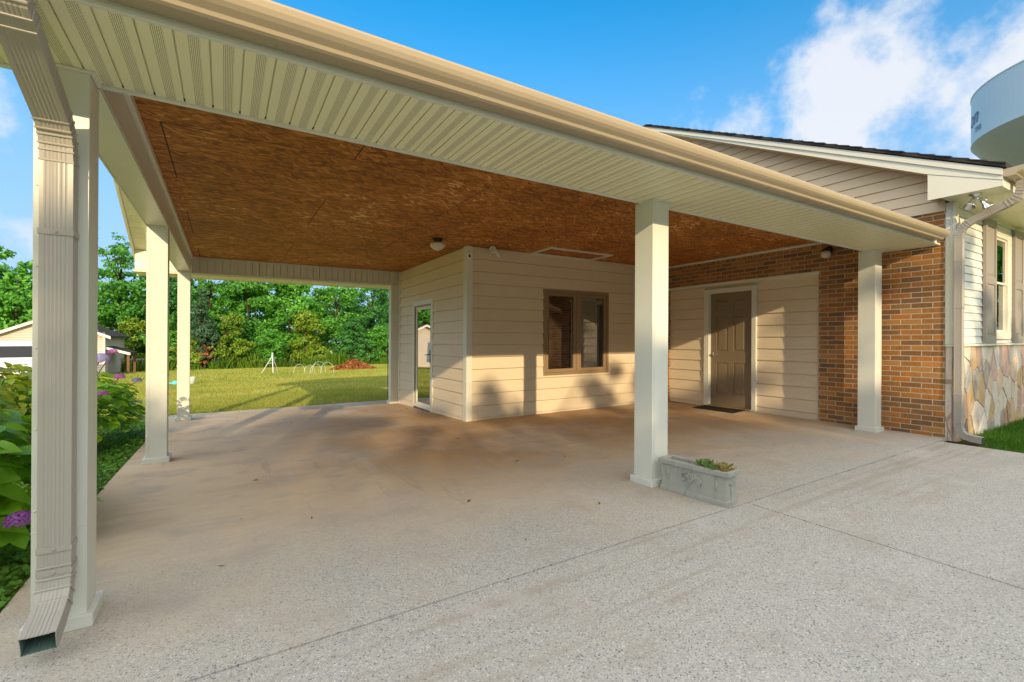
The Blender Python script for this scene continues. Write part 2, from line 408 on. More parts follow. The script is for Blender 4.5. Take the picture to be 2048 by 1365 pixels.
# ---------------------------------------------------------------- builders
ORIGIN = {}
def origin(o):
    while o is not None:
        if o.name in ORIGIN: return ORIGIN[o.name]
        o = o.parent
    return Vector((0, 0, 0))
def tag(o, label=None, cat=None, group=None, kind=None):
    if label: o['label'] = label
    if cat: o['category'] = cat
    if group: o['group'] = group
    if kind: o['kind'] = kind
    return o
def thing(name, label, cat, loc=(0, 0, 0), group=None):
    o = bpy.data.objects.new(name, None)
    o.empty_display_size = .2
    o.location = (loc[0], loc[1], loc[2] + K * loc[0])
    C.objects.link(o)
    ORIGIN[o.name] = Vector(o.location)
    return tag(o, label, cat, group)
def ground(x, y): return -M_SLOPE * max(0, min(y, 60) - 5)      # before the sideways tilt, which builders add

class MB:
    def __init__(s): s.v, s.f, s.mi = [], [], []
    def add(s, vs, fs, mi=0):
        b = len(s.v)
        s.v += [tuple(v) for v in vs]
        for q in fs: s.f.append(tuple(b + i for i in q)); s.mi.append(mi)
        return s
    def box(s, x0, x1, y0, y1, z0, z1, mi=0):
        return s.hexa([(x0, y0, z0), (x1, y0, z0), (x1, y1, z0), (x0, y1, z0)], [(x0, y0, z1), (x1, y0, z1), (x1, y1, z1), (x0, y1, z1)], mi)
    def hexa(s, a, b, mi=0):
        n = len(a)
        return s.add(list(a) + list(b), [tuple(range(n - 1, -1, -1)), tuple(range(n, 2 * n))] + [(i, (i + 1) % n, n + (i + 1) % n, n + i) for i in range(n)], mi)
    def prism(s, poly, axis, a0, a1, mi=0):
        """poly in the two other axes, extruded along axis"""
        def P(p, a): return {'x': (a, p[0], p[1]), 'y': (p[0], a, p[1]), 'z': (p[0], p[1], a)}[axis]
        return s.hexa([P(p, a0) for p in poly], [P(p, a1) for p in poly], mi)
    def tube(s, pts, r, n=8, mi=0, cap=True):
        pts = [Vector(p) for p in pts]
        rs = r if isinstance(r, (list, tuple)) else [r] * len(pts)
        rings, ref = [], None
        for i, p in enumerate(pts):
            t = (pts[min(i + 1, len(pts) - 1)] - pts[max(i - 1, 0)]).normalized()
            if ref is None: ref = Vector((1, 0, 0)) if abs(t.x) < .8 else Vector((0, 1, 0))
            a = (ref - t * ref.dot(t)).normalized(); b = t.cross(a); ref = a
            rings.append([p + (a * math.cos(2 * math.pi * k / n) + b * math.sin(2 * math.pi * k / n)) * rs[i] for k in range(n)])
        vs = [v for rg in rings for v in rg]
        fs = [(i * n + k, i * n + (k + 1) % n, (i + 1) * n + (k + 1) % n, (i + 1) * n + k) for i in range(len(pts) - 1) for k in range(n)]
        if cap: fs += [tuple(range(n - 1, -1, -1)), tuple(range((len(pts) - 1) * n, len(pts) * n))]
        return s.add(vs, fs, mi)
    def lathe(s, prof, c, n=24, mi=0, axis=None):
        """prof: (radius, height) up the given axis from c"""
        ax = Vector(axis or (0, 0, 1)).normalized()
        a = Vector((1, 0, 0)) if abs(ax.x) < .8 else Vector((0, 1, 0))
        a = (a - ax * a.dot(ax)).normalized(); b = ax.cross(a); c = Vector(c)
        vs = [c + ax * h + (a * math.cos(2 * math.pi * k / n) + b * math.sin(2 * math.pi * k / n)) * max(r, 1e-4) for r, h in prof for k in range(n)]
        fs = [(i * n + k, i * n + (k + 1) % n, (i + 1) * n + (k + 1) % n, (i + 1) * n + k) for i in range(len(prof) - 1) for k in range(n)]
        fs += [tuple(range(n - 1, -1, -1)), tuple(range((len(prof) - 1) * n, len(prof) * n))]
        return s.add(vs, fs, mi)
    def sweep(s, pts, prof, mi=0, closed=True, cap=True):
        """sweep a (lateral x, thickness) profile along a path that stays in one y-z plane"""
        n, vs = len(prof), []
        pts = [Vector(p) for p in pts]
        for i, p in enumerate(pts):
            t = (pts[min(i + 1, len(pts) - 1)] - pts[max(i - 1, 0)]).normalized()
            nn = Vector((1, 0, 0)).cross(t).normalized()
            vs += [p + Vector((1, 0, 0)) * u + nn * q for u, q in prof]
        fs = [(i * n + k, i * n + (k + 1) % n, (i + 1) * n + (k + 1) % n, (i + 1) * n + k) for i in range(len(pts) - 1) for k in range(n)]
        if cap: fs += [tuple(range(n)), tuple(range((len(pts) - 1) * n, len(pts) * n))]
        return s.add(vs, fs, mi)
    def ball(s, c, r, n=8, mi=0):
        return s.lathe([(r * math.sin(math.pi * (i + .02) / (n + .04)), -r * math.cos(math.pi * (i + .02) / (n + .04))) for i in range(n + 1)], c, n * 2, mi)
    def xf(s, mat):
        s.v = [tuple(mat @ Vector(v)) for v in s.v]; return s
    def build(s, name, mats, parent=None, bevel=0, smooth=False, shear=True, recalc=True, kind=None):
        me = bpy.data.meshes.new(name)
        o0 = origin(parent) if parent else Vector((0, 0, 0))
        vs = [(x - o0.x, y - o0.y, z + (K * x if shear else 0) - o0.z) for x, y, z in s.v]
        me.from_pydata(vs, [], s.f)
        for mname in ([mats] if isinstance(mats, str) else mats): me.materials.append(MATS[mname])
        me.polygons.foreach_set('material_index', s.mi)
        if recalc:
            bm = bmesh.new(); bm.from_mesh(me)
            bmesh.ops.recalc_face_normals(bm, faces=bm.faces); bm.to_mesh(me); bm.free()
        if smooth: me.polygons.foreach_set('use_smooth', [True] * len(me.polygons))
        me.update()
        ob = bpy.data.objects.new(name, me)
        C.objects.link(ob)
        if parent: ob.parent = parent
        if kind: ob['kind'] = kind
        if bevel:
            b = ob.modifiers.new('bevel', 'BEVEL'); b.width = bevel; b.segments = 2; b.limit_method = 'ANGLE'; b.angle_limit = R(35)
        return ob

def fast_mesh(name, verts, quads, mat, parent=None, tris=False, loc=None, smooth=False):
    """one mesh from numpy arrays; vertices are local to the parent (or to loc)"""
    k = quads.shape[1]
    me = bpy.data.meshes.new(name)
    me.vertices.add(len(verts)); me.vertices.foreach_set('co', verts.astype(np.float32).ravel())
    me.loops.add(quads.size); me.loops.foreach_set('vertex_index', quads.astype(np.int32).ravel())
    me.polygons.add(len(quads))
    me.polygons.foreach_set('loop_start', np.arange(0, quads.size, k, dtype=np.int32))
    if smooth: me.polygons.foreach_set('use_smooth', np.ones(len(quads), bool))
    me.update(calc_edges=True)
    me.materials.append(MATS[mat])
    ob = bpy.data.objects.new(name, me)
    C.objects.link(ob)
    if parent: ob.parent = parent
    if loc: ob.location = (loc[0], loc[1], loc[2] + K * loc[0])
    return ob

def lap(mb, p0, p1, out, z0, z1, expo=.187, zs=0.0, lip=.018, mi=0, gap=.009):
    """horizontal lap boards on the vertical plane p0-p1, facing 'out'; courses counted from height zs"""
    p0, p1, out = Vector((*p0, 0)), Vector((*p1, 0)), Vector((*out, 0))
    k = math.floor((z0 - zs) / expo)
    while zs + k * expo < z1 - .002:
        a, b = max(z0, zs + k * expo), min(z1, zs + (k + 1) * expo)
        fa, fb = (a - zs - k * expo) / expo, (b - zs - k * expo) / expo
        oa, ob_ = lip + (.002 - lip) * fa, lip + (.002 - lip) * fb
        q = []
        if fb > .999 and b - a > .03: b -= gap
        for z, o in ((a, oa), (b, ob_)):
            q.append([p + out * o + Vector((0, 0, z)) for p in (p0, p1)] + [p - out * .01 + Vector((0, 0, z)) for p in (p1, p0)])
        mb.hexa(q[0], q[1], mi)
        k += 1
    mb.hexa([p0 - out * .012 + Vector((0, 0, z0)), p1 - out * .012 + Vector((0, 0, z0)), p1 - out * .03 + Vector((0, 0, z0)), p0 - out * .03 + Vector((0, 0, z0))],
            [p0 - out * .012 + Vector((0, 0, z1)), p1 - out * .012 + Vector((0, 0, z1)), p1 - out * .03 + Vector((0, 0, z1)), p0 - out * .03 + Vector((0, 0, z1))], mi)
    return mb

# ---------------------------------------------------------------- ground
def sheet(name, xs, ys, zf, mat, label=None, kind='structure', jitter=0, seed=0):
    rng = random.Random(seed)
    mb = MB()
    vs = [(x, y, zf(x, y) + (rng.uniform(-jitter, jitter) if jitter else 0)) for y in ys for x in xs]
    n = len(xs)
    mb.add(vs, [(j * n + i, j * n + i + 1, (j + 1) * n + i + 1, (j + 1) * n + i) for j in range(len(ys) - 1) for i in range(n - 1)])
    return tag(mb.build(name, mat, smooth=True, recalc=False), kind=kind)
xs = [-400, -200, -100, -60] + list(range(-40, 61, 4)) + [80, 150, 300, 500]
ys = [-300, -120, -60, -30, -15] + list(range(-8, 64, 3)) + [80, 140, 260, 600]
sheet('lawn', xs, ys, lambda x, y: ground(x, y) - .075, 'lawn_ground', jitter=.02)
def slab(name, x0, x1, ysl, top, mat, th=.16):
    mb = MB()
    prof = [(y, top(y)) for y in ysl]
    poly = prof + [(y, z - th) for y, z in reversed(prof)]
    # top as strips so that the bend stays planar
    for (ya, za), (yb, zb) in zip(prof[:-1], prof[1:]):
        mb.hexa([(x0, ya, za - th), (x1, ya, za - th), (x1, yb, zb - th), (x0, yb, zb - th)], [(x0, ya, za), (x1, ya, za), (x1, yb, zb), (x0, yb, zb)])
    return tag(mb.build(name, mat, recalc=True), kind='structure')
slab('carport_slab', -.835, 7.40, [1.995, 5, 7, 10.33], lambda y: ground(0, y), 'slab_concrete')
slab('driveway', -.86, 3.255, [-30, 0, 1.986], lambda y: -.002, 'drive_concrete')
slab('driveway', 3.272, 7.10, [-30, 0, 1.986], lambda y: -.004, 'drive_concrete')
mb = MB(); mb.box(-.83, 7.39, 1.90, 2.10, -.1, -.03); mb.box(3.2, 3.3, -20, 1.9, -.1, -.03)
tag(mb.build('joint_filler_ground', 'dark_gap'), kind='structure')
mb = MB(); mb.hexa([(-2.6, -3, -.3), (-.84, -3, -.3), (-.84, 9.5, -.4), (-2.6, 9.5, -.4)], [(-2.6, -3, -.066), (-.84, -3, -.066), (-.84, 9.5, -.066 - .128), (-2.6, 9.5, -.066 - .128)])
tag(mb.build('planting_bed_ground', 'bare_soil'), kind='structure')
mb = MB(); mb.box(7.11, 7.75, 1.62, 1.93, -.3, -.045)
tag(mb.build('soil_strip_ground', 'bare_soil'), kind='structure')

# ---------------------------------------------------------------- carport
cp = thing('carport', 'open cream carport with gabled roof, boxed columns and bare strand board ceiling', 'carport', (3.3, 6.2, 0))
X0, X1 = -.66, -.49                       # left colonnade
ZS, ZC, ZB = 2.332, 2.614, 2.3415         # soffit, ceiling, beam underside
PL = .025                                 # plinth projection
def column(x0, y0, ztop, w_=.17, lit=True):
    zg = ground(0, y0)
    mb = MB(); mb.box(x0, x0 + w_, y0, y0 + w_, zg + .02, ztop)
    # corner beads of the wrapped sheet metal
    for sx in (x0 + .022, ):
        mb.box(sx, sx + .004, y0 - .003, y0, zg + .07, ztop)
    if y0 < 3 and x0 < 0: mb.box(x0 - .0015, x0 + w_ + .0015, y0 - .0015, y0 + w_ - .002, .42, .424)
    for kk in range(7):
        mb.lathe([(.005, 0), (.004, .002), (0, .003)], (x0 + .011, y0, zg + .18 + kk * .33), 8, axis=(0, -1, 0))
    c = mb.build('column', 'cream_trim', cp, bevel=.004)
    mb = MB(); mb.box(x0 - PL, x0 + w_ + PL, y0 - PL, y0 + w_ + PL, zg, zg + .055)
    mb.build('plinth', 'cream_trim', c, bevel=.004)
    return c
column(X0, 2.61, ZS)
column(X0, 5.797, ZB)
column(X0, 9.343, ZB)
column(2.95, 2.61, ZS, .19)
column(7.055, 2.61, ZS, .19)
mb = MB(); mb.box(2.945, 3.10, 9.56, 9.72, ground(0, 9.6), ZB); mb.box(2.92, 3.11, 9.535, 9.745, ground(0, 9.6) - .01, ground(0, 9.6) + .05)
mb.build('column', 'cream_trim', cp, bevel=.004)
# left beam: boxed, with a stepped inner face and quarter round at the ceiling
mb = MB()
mb.box(X0, X1, 2.785, 9.55, ZB, ZC + .1)
mb.box(X1, X1 + .004, 2.785, 9.55, ZB + .012, ZB + .016)
mb.box(X0 - .012, X0, 2.785, 9.55, ZB - .004, ZB + .05)
mb.build('beam', 'cream_trim', cp, bevel=.003)
mb = MB(); mb.box(X1, X1 + .035, 2.785, 9.52, ZC - .055, ZC); mb.build('ceiling_trim', 'cream_trim', cp, bevel=.008)
# rear beam, faced with upright boards, soffit under it out to the rear eave
mb = MB(); mb.box(X1, 7.3, 9.575, 9.70, ZB + .003, ZC + .1)
x = X1 + .01
while x < 2.95:
    mb.box(x, x + .1035, 9.544, 9.56, ZB + .006, ZC); x += .1127
mb.box(X1, 2.95, 9.536, 9.5435, ZC - .03, ZC); mb.box(X1, 2.95, 9.534, 9.5435, ZB - .006, ZB + .014)
mb.build('beam', 'cream_trim', cp)
def soffit_strip(mb, x0, x1, y0, y1, z, pitch=.1127, th=.010):
    x = x0
    while x < x1 - .01:
        e = min(x + pitch - .007, x1)
        mb.box(x, e, y0, y1, z, z + th)
        x += pitch
    mb.box(x0, x1, y0, y1, z + th + .001, z + th + .01, 0)
mb = MB(); soffit_strip(mb, -1.28, 7.4, 9.705, 10.26, ZB - .012)
mb.build('rear_soffit', 'soffit_plain', cp)
mb = MB(); mb.box(-1.3, 7.4, 10.26, 10.285, ZB - .02, 2.56); mb.build('fascia', 'cream_trim', cp)
# front soffit, J-trim at the inner edge, fascia
mb = MB(); soffit_strip(mb, -1.29, 7.4, 2.075, 2.70, ZS)
mb.build('front_soffit', 'soffit_vented', cp)
mb = MB(); mb.box(-1.285, 7.39, 2.688, 2.6995, ZS + .004, ZS + .0095)
mb.build('soffit_channel', 'dark_gap', cp)
mb = MB()
for a, b in ((-1.3, X0 - .022), (X1 + .022, 2.95 - .022), (3.14 + .022, 7.055 - .022), (7.245 + .022, 7.4)):
    mb.box(a, b, 2.70, 2.728, ZS - .012, ZS + .02)
for a, b in ((X0, X1), (2.95, 3.14), (7.055, 7.245)):                      # the trim jogs round the columns
    mb.box(a - .022, b + .022, 2.588, 2.6095, ZS - .010, ZS - .0005)
    for c in (a - .022, b + .002): mb.box(c, c + .02, 2.6096, 2.728, ZS - .010, ZS - .0005)
mb.build('soffit_trim', 'cream_trim', cp, bevel=.003)
mb = MB(); mb.box(-.45, 7.4, 2.73, 2.76, ZS + .01, ZC + .06); mb.build('inner_fascia', 'cream_trim', cp)
mb = MB(); mb.box(-1.3, 7.22, 2.056, 2.075, ZS - .012, 2.47); mb.box(-1.3, 7.222, 2.050, 2.056, ZS - .014, ZS + .004)
mb.build('fascia', 'cream_trim', cp, bevel=.002)
# K-style gutter along the front eave
gp = [(2.054, 2.425), (2.054, 2.352), (2.052, 2.346), (1.975, 2.343), (1.962, 2.349), (1.955, 2.362), (1.930, 2.376), (1.915, 2.388), (1.905, 2.405), (1.900, 2.425), (1.900, 2.434), (1.910, 2.437), (1.914, 2.432), (1.910, 2.428)]
inner = [(y + (.003 if y < 2.0 else -.003), z + .003) for y, z in reversed(gp[:10])]
mb = MB(); mb.prism(gp + inner, 'x', -1.30, 7.10)
mb.prism([p for p in gp[:11]], 'x', 7.0985, 7.101); mb.prism([p for p in gp[:11]], 'x', -1.3015, -1.299)
gt = mb.build('gutter', 'gutter_tan', cp)
# strand board ceiling
mb = MB(); mb.box(X1 + .03, 7.39, 2.762, 9.53, ZC + .001, ZC + .02)
ceil = mb.build('ceiling', 'osb_board', cp)
mb = MB()
for a in ((4.235, 5.535, 5.74, 5.80), (4.235, 5.535, 6.28, 6.34), (4.235, 4.29, 5.801, 6.279), (5.48, 5.535, 5.801, 6.279)):
    mb.box(*a, ZC - .02, ZC)
h = mb.build('hatch_frame', 'cream_trim', ceil, bevel=.003)
mb = MB(); mb.box(7.36, 7.40, 2.77, 6.30, ZC - .035, ZC); mb.build('ceiling_trim', 'cream_trim', cp, bevel=.01)
# roof
zr = 4.55
mb = MB()
for (ya, za, yb, zb) in ((2.02, 2.45, 6.17, zr), (6.17, zr, 10.32, 2.56)):
    mb.hexa([(-1.33, ya, za), (7.40, ya, za), (7.40, yb, zb), (-1.33, yb, zb)], [(-1.33, ya, za + .05), (7.40, ya, za + .05), (7.40, yb, zb + .05), (-1.33, yb, zb + .05)])
mb.build('roof', 'shingle', cp)
# left gable: siding wall, rake soffit boards, rake fascia and boxed return
mb = MB()
for i in range(11):
    z0 = 2.72 + i * .17; z1 = z0 + .168
    ya = 2.06 + (z0 + .1 - 2.45) / (zr - 2.45) * 4.1; yb = 10.28 - (z0 + .1 - 2.56) / (zr - 2.56) * 4.1
    if yb > ya: mb.box(X0 - .02, X0 + .03, ya, yb, z0, z1)
mb.build('gable_siding', 'siding_white', cp)
sl_ = (zr - 2.56) / (10.32 - 6.17)
mb = MB()
y = 10.24
while y > 6.3:
    z = 2.52 + (10.30 - y) * sl_
    mb.hexa([(-1.275, y - .125, z + .125 * sl_ - .012), (X0 - .025, y - .125, z + .125 * sl_ - .012), (X0 - .025, y, z - .012), (-1.275, y, z - .012)],
            [(-1.275, y - .125, z + .125 * sl_ + .005), (X0 - .025, y - .125, z + .125 * sl_ + .005), (X0 - .025, y, z + .005), (-1.275, y, z + .005)])
    y -= .13
mb.build('rake_soffit', 'soffit_plain', cp)
mb = MB()
for (ya, za, yb, zb) in ((2.05, 2.45, 6.17, zr), (6.17, zr, 10.30, 2.56)):
    mb.hexa([(-1.305, ya, za - .14), (-1.28, ya, za - .14), (-1.28, yb, zb - .14), (-1.305, yb, zb - .14)], [(-1.305, ya, za + .0), (-1.28, ya, za + .0), (-1.28, yb, zb + .0), (-1.305, yb, zb + .0)])
mb.build('rake_fascia', 'white_trim', cp)
mb = MB(); mb.box(-1.275, X0 - .025, 9.86, 10.255, ZB + .035, 2.70); mb.build('eave_return', 'cream_trim', cp)

# corrugated downspouts
def spout_profile(w_, d_, n=6):
    pr = []
    def side(a, b, amp):
        a, b = Vector(a), Vector(b); nrm = Vector((b - a).orthogonal().normalized())
        for i in range(n * 4):
            t = i / (n * 4); tt = min(max((t - .15) / .7, 0), 1)
            pr.append(tuple(a + (b - a) * t - nrm * amp * (.5 - .5 * math.cos(2 * math.pi * n * tt))))
    h, k = w_ / 2, d_ / 2
    side((-h, -k), (h, -k), -.0022); side((h, -k), (h, k), -.002); side((h, k), (-h, k), -.0022); side((-h, k), (-h, -k), -.002)
    return pr
def crimped(path, a, b, n):
    """points on the bend a-b pinched alternately, as the crimps of an elbow"""
    return path
def downspout(parent, x, path, w_, d_, elbows, straps):
    def sub(i0, i1): return [(x, *p) for p in path[i0:i1 + 1]]
    o = MB().sweep(sub(0, len(path) - 1), spout_profile(w_, d_), cap=False).build('downspout', ['downspout_taupe', 'spout_inside'], parent, smooth=False)
    so_ = o.modifiers.new('wall', 'SOLIDIFY'); so_.thickness = .0025; so_.offset = -1; so_.material_offset = 1
    # crimp ribs
    for (i0, i1, n) in elbows:
        pts = [Vector((x, *p)) for p in path[i0:i1 + 1]]
        mb = MB()
        for k in range(n):
            t = k / (n - 1) * (len(pts) - 1); i = min(int(t), len(pts) - 2); f_ = t - i
            c = pts[i].lerp(pts[i + 1], f_); d = (pts[i + 1] - pts[i]).normalized()
            h, q = w_ / 2 + .0035, d_ / 2 + .0035
            mb.sweep([c - d * .004, c + d * .004], [(-h, -q), (h, -q), (h, q), (-h, q)])
        mb.build('elbow_crimp', 'downspout_taupe', o, bevel=.002)
    for z, y in straps:
        h, q = w_ / 2 + .003, d_ / 2 + .003
        mb = MB(); mb.box(x - h, x + h, y - q, y + q, z, z + .022)
        mb.lathe([(.006, 0), (.005, .004), (0, .005)], (x, y - q, z + .011), 8, axis=(0, -1, 0))
        mb.build('strap', 'downspout_taupe', o)
    return o
dp = [(1.985, 2.40), (1.985, 2.335), (1.995, 2.29), (2.03, 2.255), (2.10, 2.225), (2.20, 2.186), (2.40, 2.106), (2.475, 2.075), (2.525, 2.035), (2.552, 1.985), (2.562, 1.92), (2.563, 1.7), (2.563, .30),
      (2.560, .245), (2.545, .195), (2.515, .158), (2.45, .128), (2.345, .095)]
d1 = downspout(cp, -.572, dp, .100, .078, ((1, 4, 6), (7, 10, 6), (12, 15, 4)), ((1.62, 2.563), (.36, 2.563), (.27, 2.563)))

# ---------------------------------------------------------------- storage room under the carport
sr = thing('storage_room', 'beige lap sided storage room built under the carport, with window and glass door', 'storage room', (3.1, 6.31, 0))
SX, SY, SB = 3.115, 6.325, 9.56
mb = MB()
zdo = ground(0, 8.2)
E_ = .1867
lap(mb, (SX, SY + .0), (SX, 7.66), (-1, 0), -.12, ZC, E_)
lap(mb, (SX, 8.67), (SX, SB), (-1, 0), -.16, ZC, E_)
lap(mb, (SX, 7.66), (SX, 8.67), (-1, 0), 1.925, ZC, E_)
lap(mb, (SX, SY), (4.515, SY), (0, -1), -.05, ZC, E_)
lap(mb, (5.972, SY), (7.40, SY), (0, -1), -.05, ZC, E_)
lap(mb, (4.515, SY), (5.972, SY), (0, -1), -.05, .592, E_)
lap(mb, (4.515, SY), (5.972, SY), (0, -1), 2.039, ZC, E_)
mb.build('wall', 'siding_lap', sr)
mb = MB(); mb.box(SX + .02, 7.40, SY + .35, SB, -.2, ZC - .01); mb.build('room_core', 'dark_gap', sr)
mb = MB()
mb.box(SX - .022, SX + .075, SY - .022, SY + .0, -.06, ZC - .002); mb.box(SX - .022, SX + .0, SY + .0005, SY + .105, -.06, ZC - .002)
mb.box(SX - .02, SX, SB - .10, SB - .02, -.16, ZC - .002)
mb.build('corner_trim', 'cream_trim', sr, bevel=.003)
# double casement window
wn = MB()
def frame(mb, axis, u0, u1, z0, z1, p, d, wd, mi=0, wd_b=None):
    """rectangular frame on plane axis=p, thickness from p to p+d"""
    wd_b = wd_b or wd
    for (a, b, c, e) in ((u0, u0 + wd, z0, z1), (u1 - wd, u1, z0, z1), (u0 + wd, u1 - wd, z0, z0 + wd_b), (u0 + wd, u1 - wd, z1 - wd, z1)):
        lo, hi = min(p, p + d), max(p, p + d)
        if axis == 'y': mb.box(a, b, lo, hi, c, e, mi)
        else: mb.box(lo, hi, a, b, c, e, mi)
frame(wn, 'y', 4.515, 5.972, .592, 2.039, SY - .025, .07, .045)
wn.box(5.22, 5.268, SY - .022, SY + .04, .637, 1.994)
win = wn.build('window', 'window_bronze', sr, bevel=.003)
for a, b in ((4.562, 5.218), (5.270, 5.925)):
    mb = MB(); frame(mb, 'y', a, b, .639, 1.992, SY - .012, .045, .058); mb.build('sash', 'window_bronze', win, bevel=.003)
    mb = MB(); mb.box(a + .058, b - .058, SY + .010, SY + .014, .70, 1.93); mb.build('pane', 'window_glass', win)
mb = MB(); mb.box(4.62, 5.16, SY + .10, SY + .105, .65, 1.95); mb.build('blind', 'blind_dark', win)
mb = MB(); mb.box(4.54, 5.95, SY + .18, SY + .19, .60, 2.03); mb.build('window_backing', 'dark_gap', win)
# full-light glass door on the left wall
dr = MB()
frame(dr, 'x', 7.66, 8.67, zdo - .02, 1.925, SX - .02, .06, .085)
door = dr.build('door', 'cream_trim', sr, bevel=.003)
mb = MB(); frame(mb, 'x', 7.746, 8.584, zdo + .03, 1.838, SX - .010, .05, .028); mb.build('jamb', 'window_bronze', door); mb = MB(); frame(mb, 'x', 7.775, 8.555, zdo + .058, 1.809, SX + .004, .034, .055); mb.build('door_leaf', 'white_trim', door, bevel=.003)
mb = MB(); mb.box(SX + .016, SX + .020, 7.829, 8.501, zdo + .112, 1.755); mb.build('pane', 'door_glass', door)
mb = MB(); mb.box(SX + .25, SX + .255, 7.70, 8.63, zdo, 1.90); mb.build('door_backing', 'dark_gap', door)
mb = MB(); mb.box(SX - .03, SX + .04, 7.75, 8.58, zdo - .03, zdo + .025); mb.build('threshold', 'brown_post', door)
mb = MB(); mb.box(SX - .016, SX - .006, 7.775, 7.80, .78, 1.02); mb.tube([(SX - .01, 7.788, .93), (SX - .055, 7.788, .93), (SX - .06, 7.80, .93), (SX - .06, 7.90, .925)], .009, 8)
mb.lathe([(.014, 0), (.014, .012), (.01, .016)], (SX - .006, 7.788, .84), 10, axis=(-1, 0, 0))
mb.build('handle', 'black_metal', door, bevel=.002)

# ---------------------------------------------------------------- house
hs = thing('house', 'brick ended house with pale siding, flagstone base and dark shingled gable roof', 'house', (12, 6.4, 0))
BX = 7.41
mb = MB()
mb.box(BX, BX + .1, 2.03, 3.436, -.2, 2.76)
mb.box(BX, BX + .1, 3.4361, 9.6, 2.192, 2.535)
mb.box(BX, BX + .1, 6.14, 9.6, -.2, 2.1919)
mb.box(BX, BX + .1, 3.4361, 9.6, 2.62, 2.76)
mb.build('brick_wall', 'brick_wall', hs)
mb = MB(); mb.box(BX - .001, BX + .1, 3.4361, 9.6, 2.5351, 2.6199); mb.build('brick_header_course', 'brick_rowlock', hs)
# infilled opening: lap siding, brown panel door
inf = MB()
lap(inf, (BX + .045, 3.437), (BX + .045, 4.386), (-1, 0), -.02, 2.14, .19, .09)
lap(inf, (BX + .045, 5.36), (BX + .045, 6.14), (-1, 0), -.02, 2.14, .19, .05)
inf.box(BX + .07, BX + .09, 3.437, 6.14, -.02, 2.19)
infill = inf.build('siding_panel', 'siding_lap', hs)
mb = MB(); mb.box(BX - .012, BX + .06, 3.43, 6.2, 2.140, 2.1915); mb.build('header_trim', 'cream_trim', hs, bevel=.006)
dm = MB()
for a, b, z0, z1 in ((4.386, 4.463, 0, 2.085), (5.262, 5.36, 0, 2.085), (4.4631, 5.2619, 2.005, 2.085)):
    dm.box(BX + .0, BX + .06, a, b, z0, z1)
for a, b in ((4.463, 4.478), (5.247, 5.262)): dm.box(BX + .035, BX + .07, a, b, .02, 2.004)
dframe = dm.build('door', 'cream_trim', hs, bevel=.004)
lf = MB(); y0, y1, z0, z1 = 4.478, 5.247, .03, 2.003
px_ = BX + .045
# stiles and rails proud of the recessed, raised panels
cols = [(y0 + .115, (y0 + y1) / 2 - .055), ((y0 + y1) / 2 + .055, y1 - .115)]
rows = [(z0 + .20, .78), (.98, 1.60), (1.70, 1.885)]
lf.box(px_ + .010, px_ + .04, y0, y1, z0, z1)
ycuts = [y0, cols[0][0], cols[0][1], cols[1][0], cols[1][1], y1]
zcuts = [z0, rows[0][0], rows[0][1], rows[1][0], rows[1][1], rows[2][0], rows[2][1], z1]
lf.box(px_, px_ + .0099, ycuts[0], ycuts[1], z0, z1); lf.box(px_, px_ + .0099, ycuts[2], ycuts[3], z0, z1); lf.box(px_, px_ + .0099, ycuts[4], ycuts[5], z0, z1)
for (a, b) in cols:
    for c, d in ((0, 1), (2, 3), (4, 5), (6, 7)): lf.box(px_, px_ + .0099, a, b, zcuts[c], zcuts[d])
    for c, d in rows:
        q = .028
        lf.hexa([(px_ + .0098, a + .012, c + .012), (px_ + .0098, b - .012, c + .012), (px_ + .0098, b - .012, d - .012), (px_ + .0098, a + .012, d - .012)],
                [(px_ + .002, a + .012 + q, c + .012 + q), (px_ + .002, b - .012 - q, c + .012 + q), (px_ + .002, b - .012 - q, d - .012 - q), (px_ + .002, a + .012 + q, d - .012 - q)])
leaf = lf.build('door_leaf', 'door_brown', dframe)
mb = MB(); hy = y1 - .065
mb.lathe([(.032, 0), (.030, .006), (.014, .010), (.012, .045)], (px_, hy, .93), 16, axis=(-1, 0, 0))
mb.tube([(px_ - .045, hy, .93), (px_ - .05, hy - .03, .932), (px_ - .05, hy - .11, .928)], [.011, .010, .008], 8)
mb.build('handle', 'nickel', leaf, smooth=True)
mb = MB(); mb.box(BX - .03, BX + .05, 4.463, 5.262, -.004, .026); mb.build('threshold', 'window_bronze', dframe, bevel=.004)
# gable siding, rake fascia and boxed cornice return
RY, RZ, EY = 6.47, 5.36, 1.48
def rake_lo(y): return 3.149 + (min(y, 2 * RY - y) - 2.11) * .504
gb = MB()
z = 2.742
while z < 5.3:
    z1 = z + .135
    ya = max(2.035, 2.11 + (z - 3.149) / .504 - .05); yb = 2 * RY - ya
    if yb - ya > .1: lap(gb, (BX + .0, ya), (BX + .0, yb), (-1, 0), z, z1, .135, 2.742, .016, 0, .006)
    z = z1
gb.build('gable_siding', 'siding_gable', hs)
rf = MB()
lo = [(EY, 2.846), (2.11, 2.846), (2.11, 3.149), (RY, rake_lo(RY)), (2 * RY - 2.11, 3.149), (2 * RY - EY, 2.846)]
for a, b in (((2.1101, 3.149), (RY, rake_lo(RY))), ((2 * RY - 2.11, 3.149), (RY, rake_lo(RY)))):
    t0, t1 = 3.02 + (2.11 - EY) * .4775, 3.02 + (RY - EY) * .4775 + .02
    rf.hexa([(7.10, a[0], a[1]), (7.10, b[0], b[1]), (7.125, b[0], b[1]), (7.125, a[0], a[1])], [(7.10, a[0], t0), (7.10, b[0], t1), (7.125, b[0], t1), (7.125, a[0], t0)])
    rf.hexa([(7.085, a[0], t0 - .07), (7.085, b[0], t1 - .07), (7.0995, b[0], t1 - .07), (7.0995, a[0], t0 - .07)], [(7.085, a[0], t0), (7.085, b[0], t1), (7.0995, b[0], t1), (7.0995, a[0], t0)])
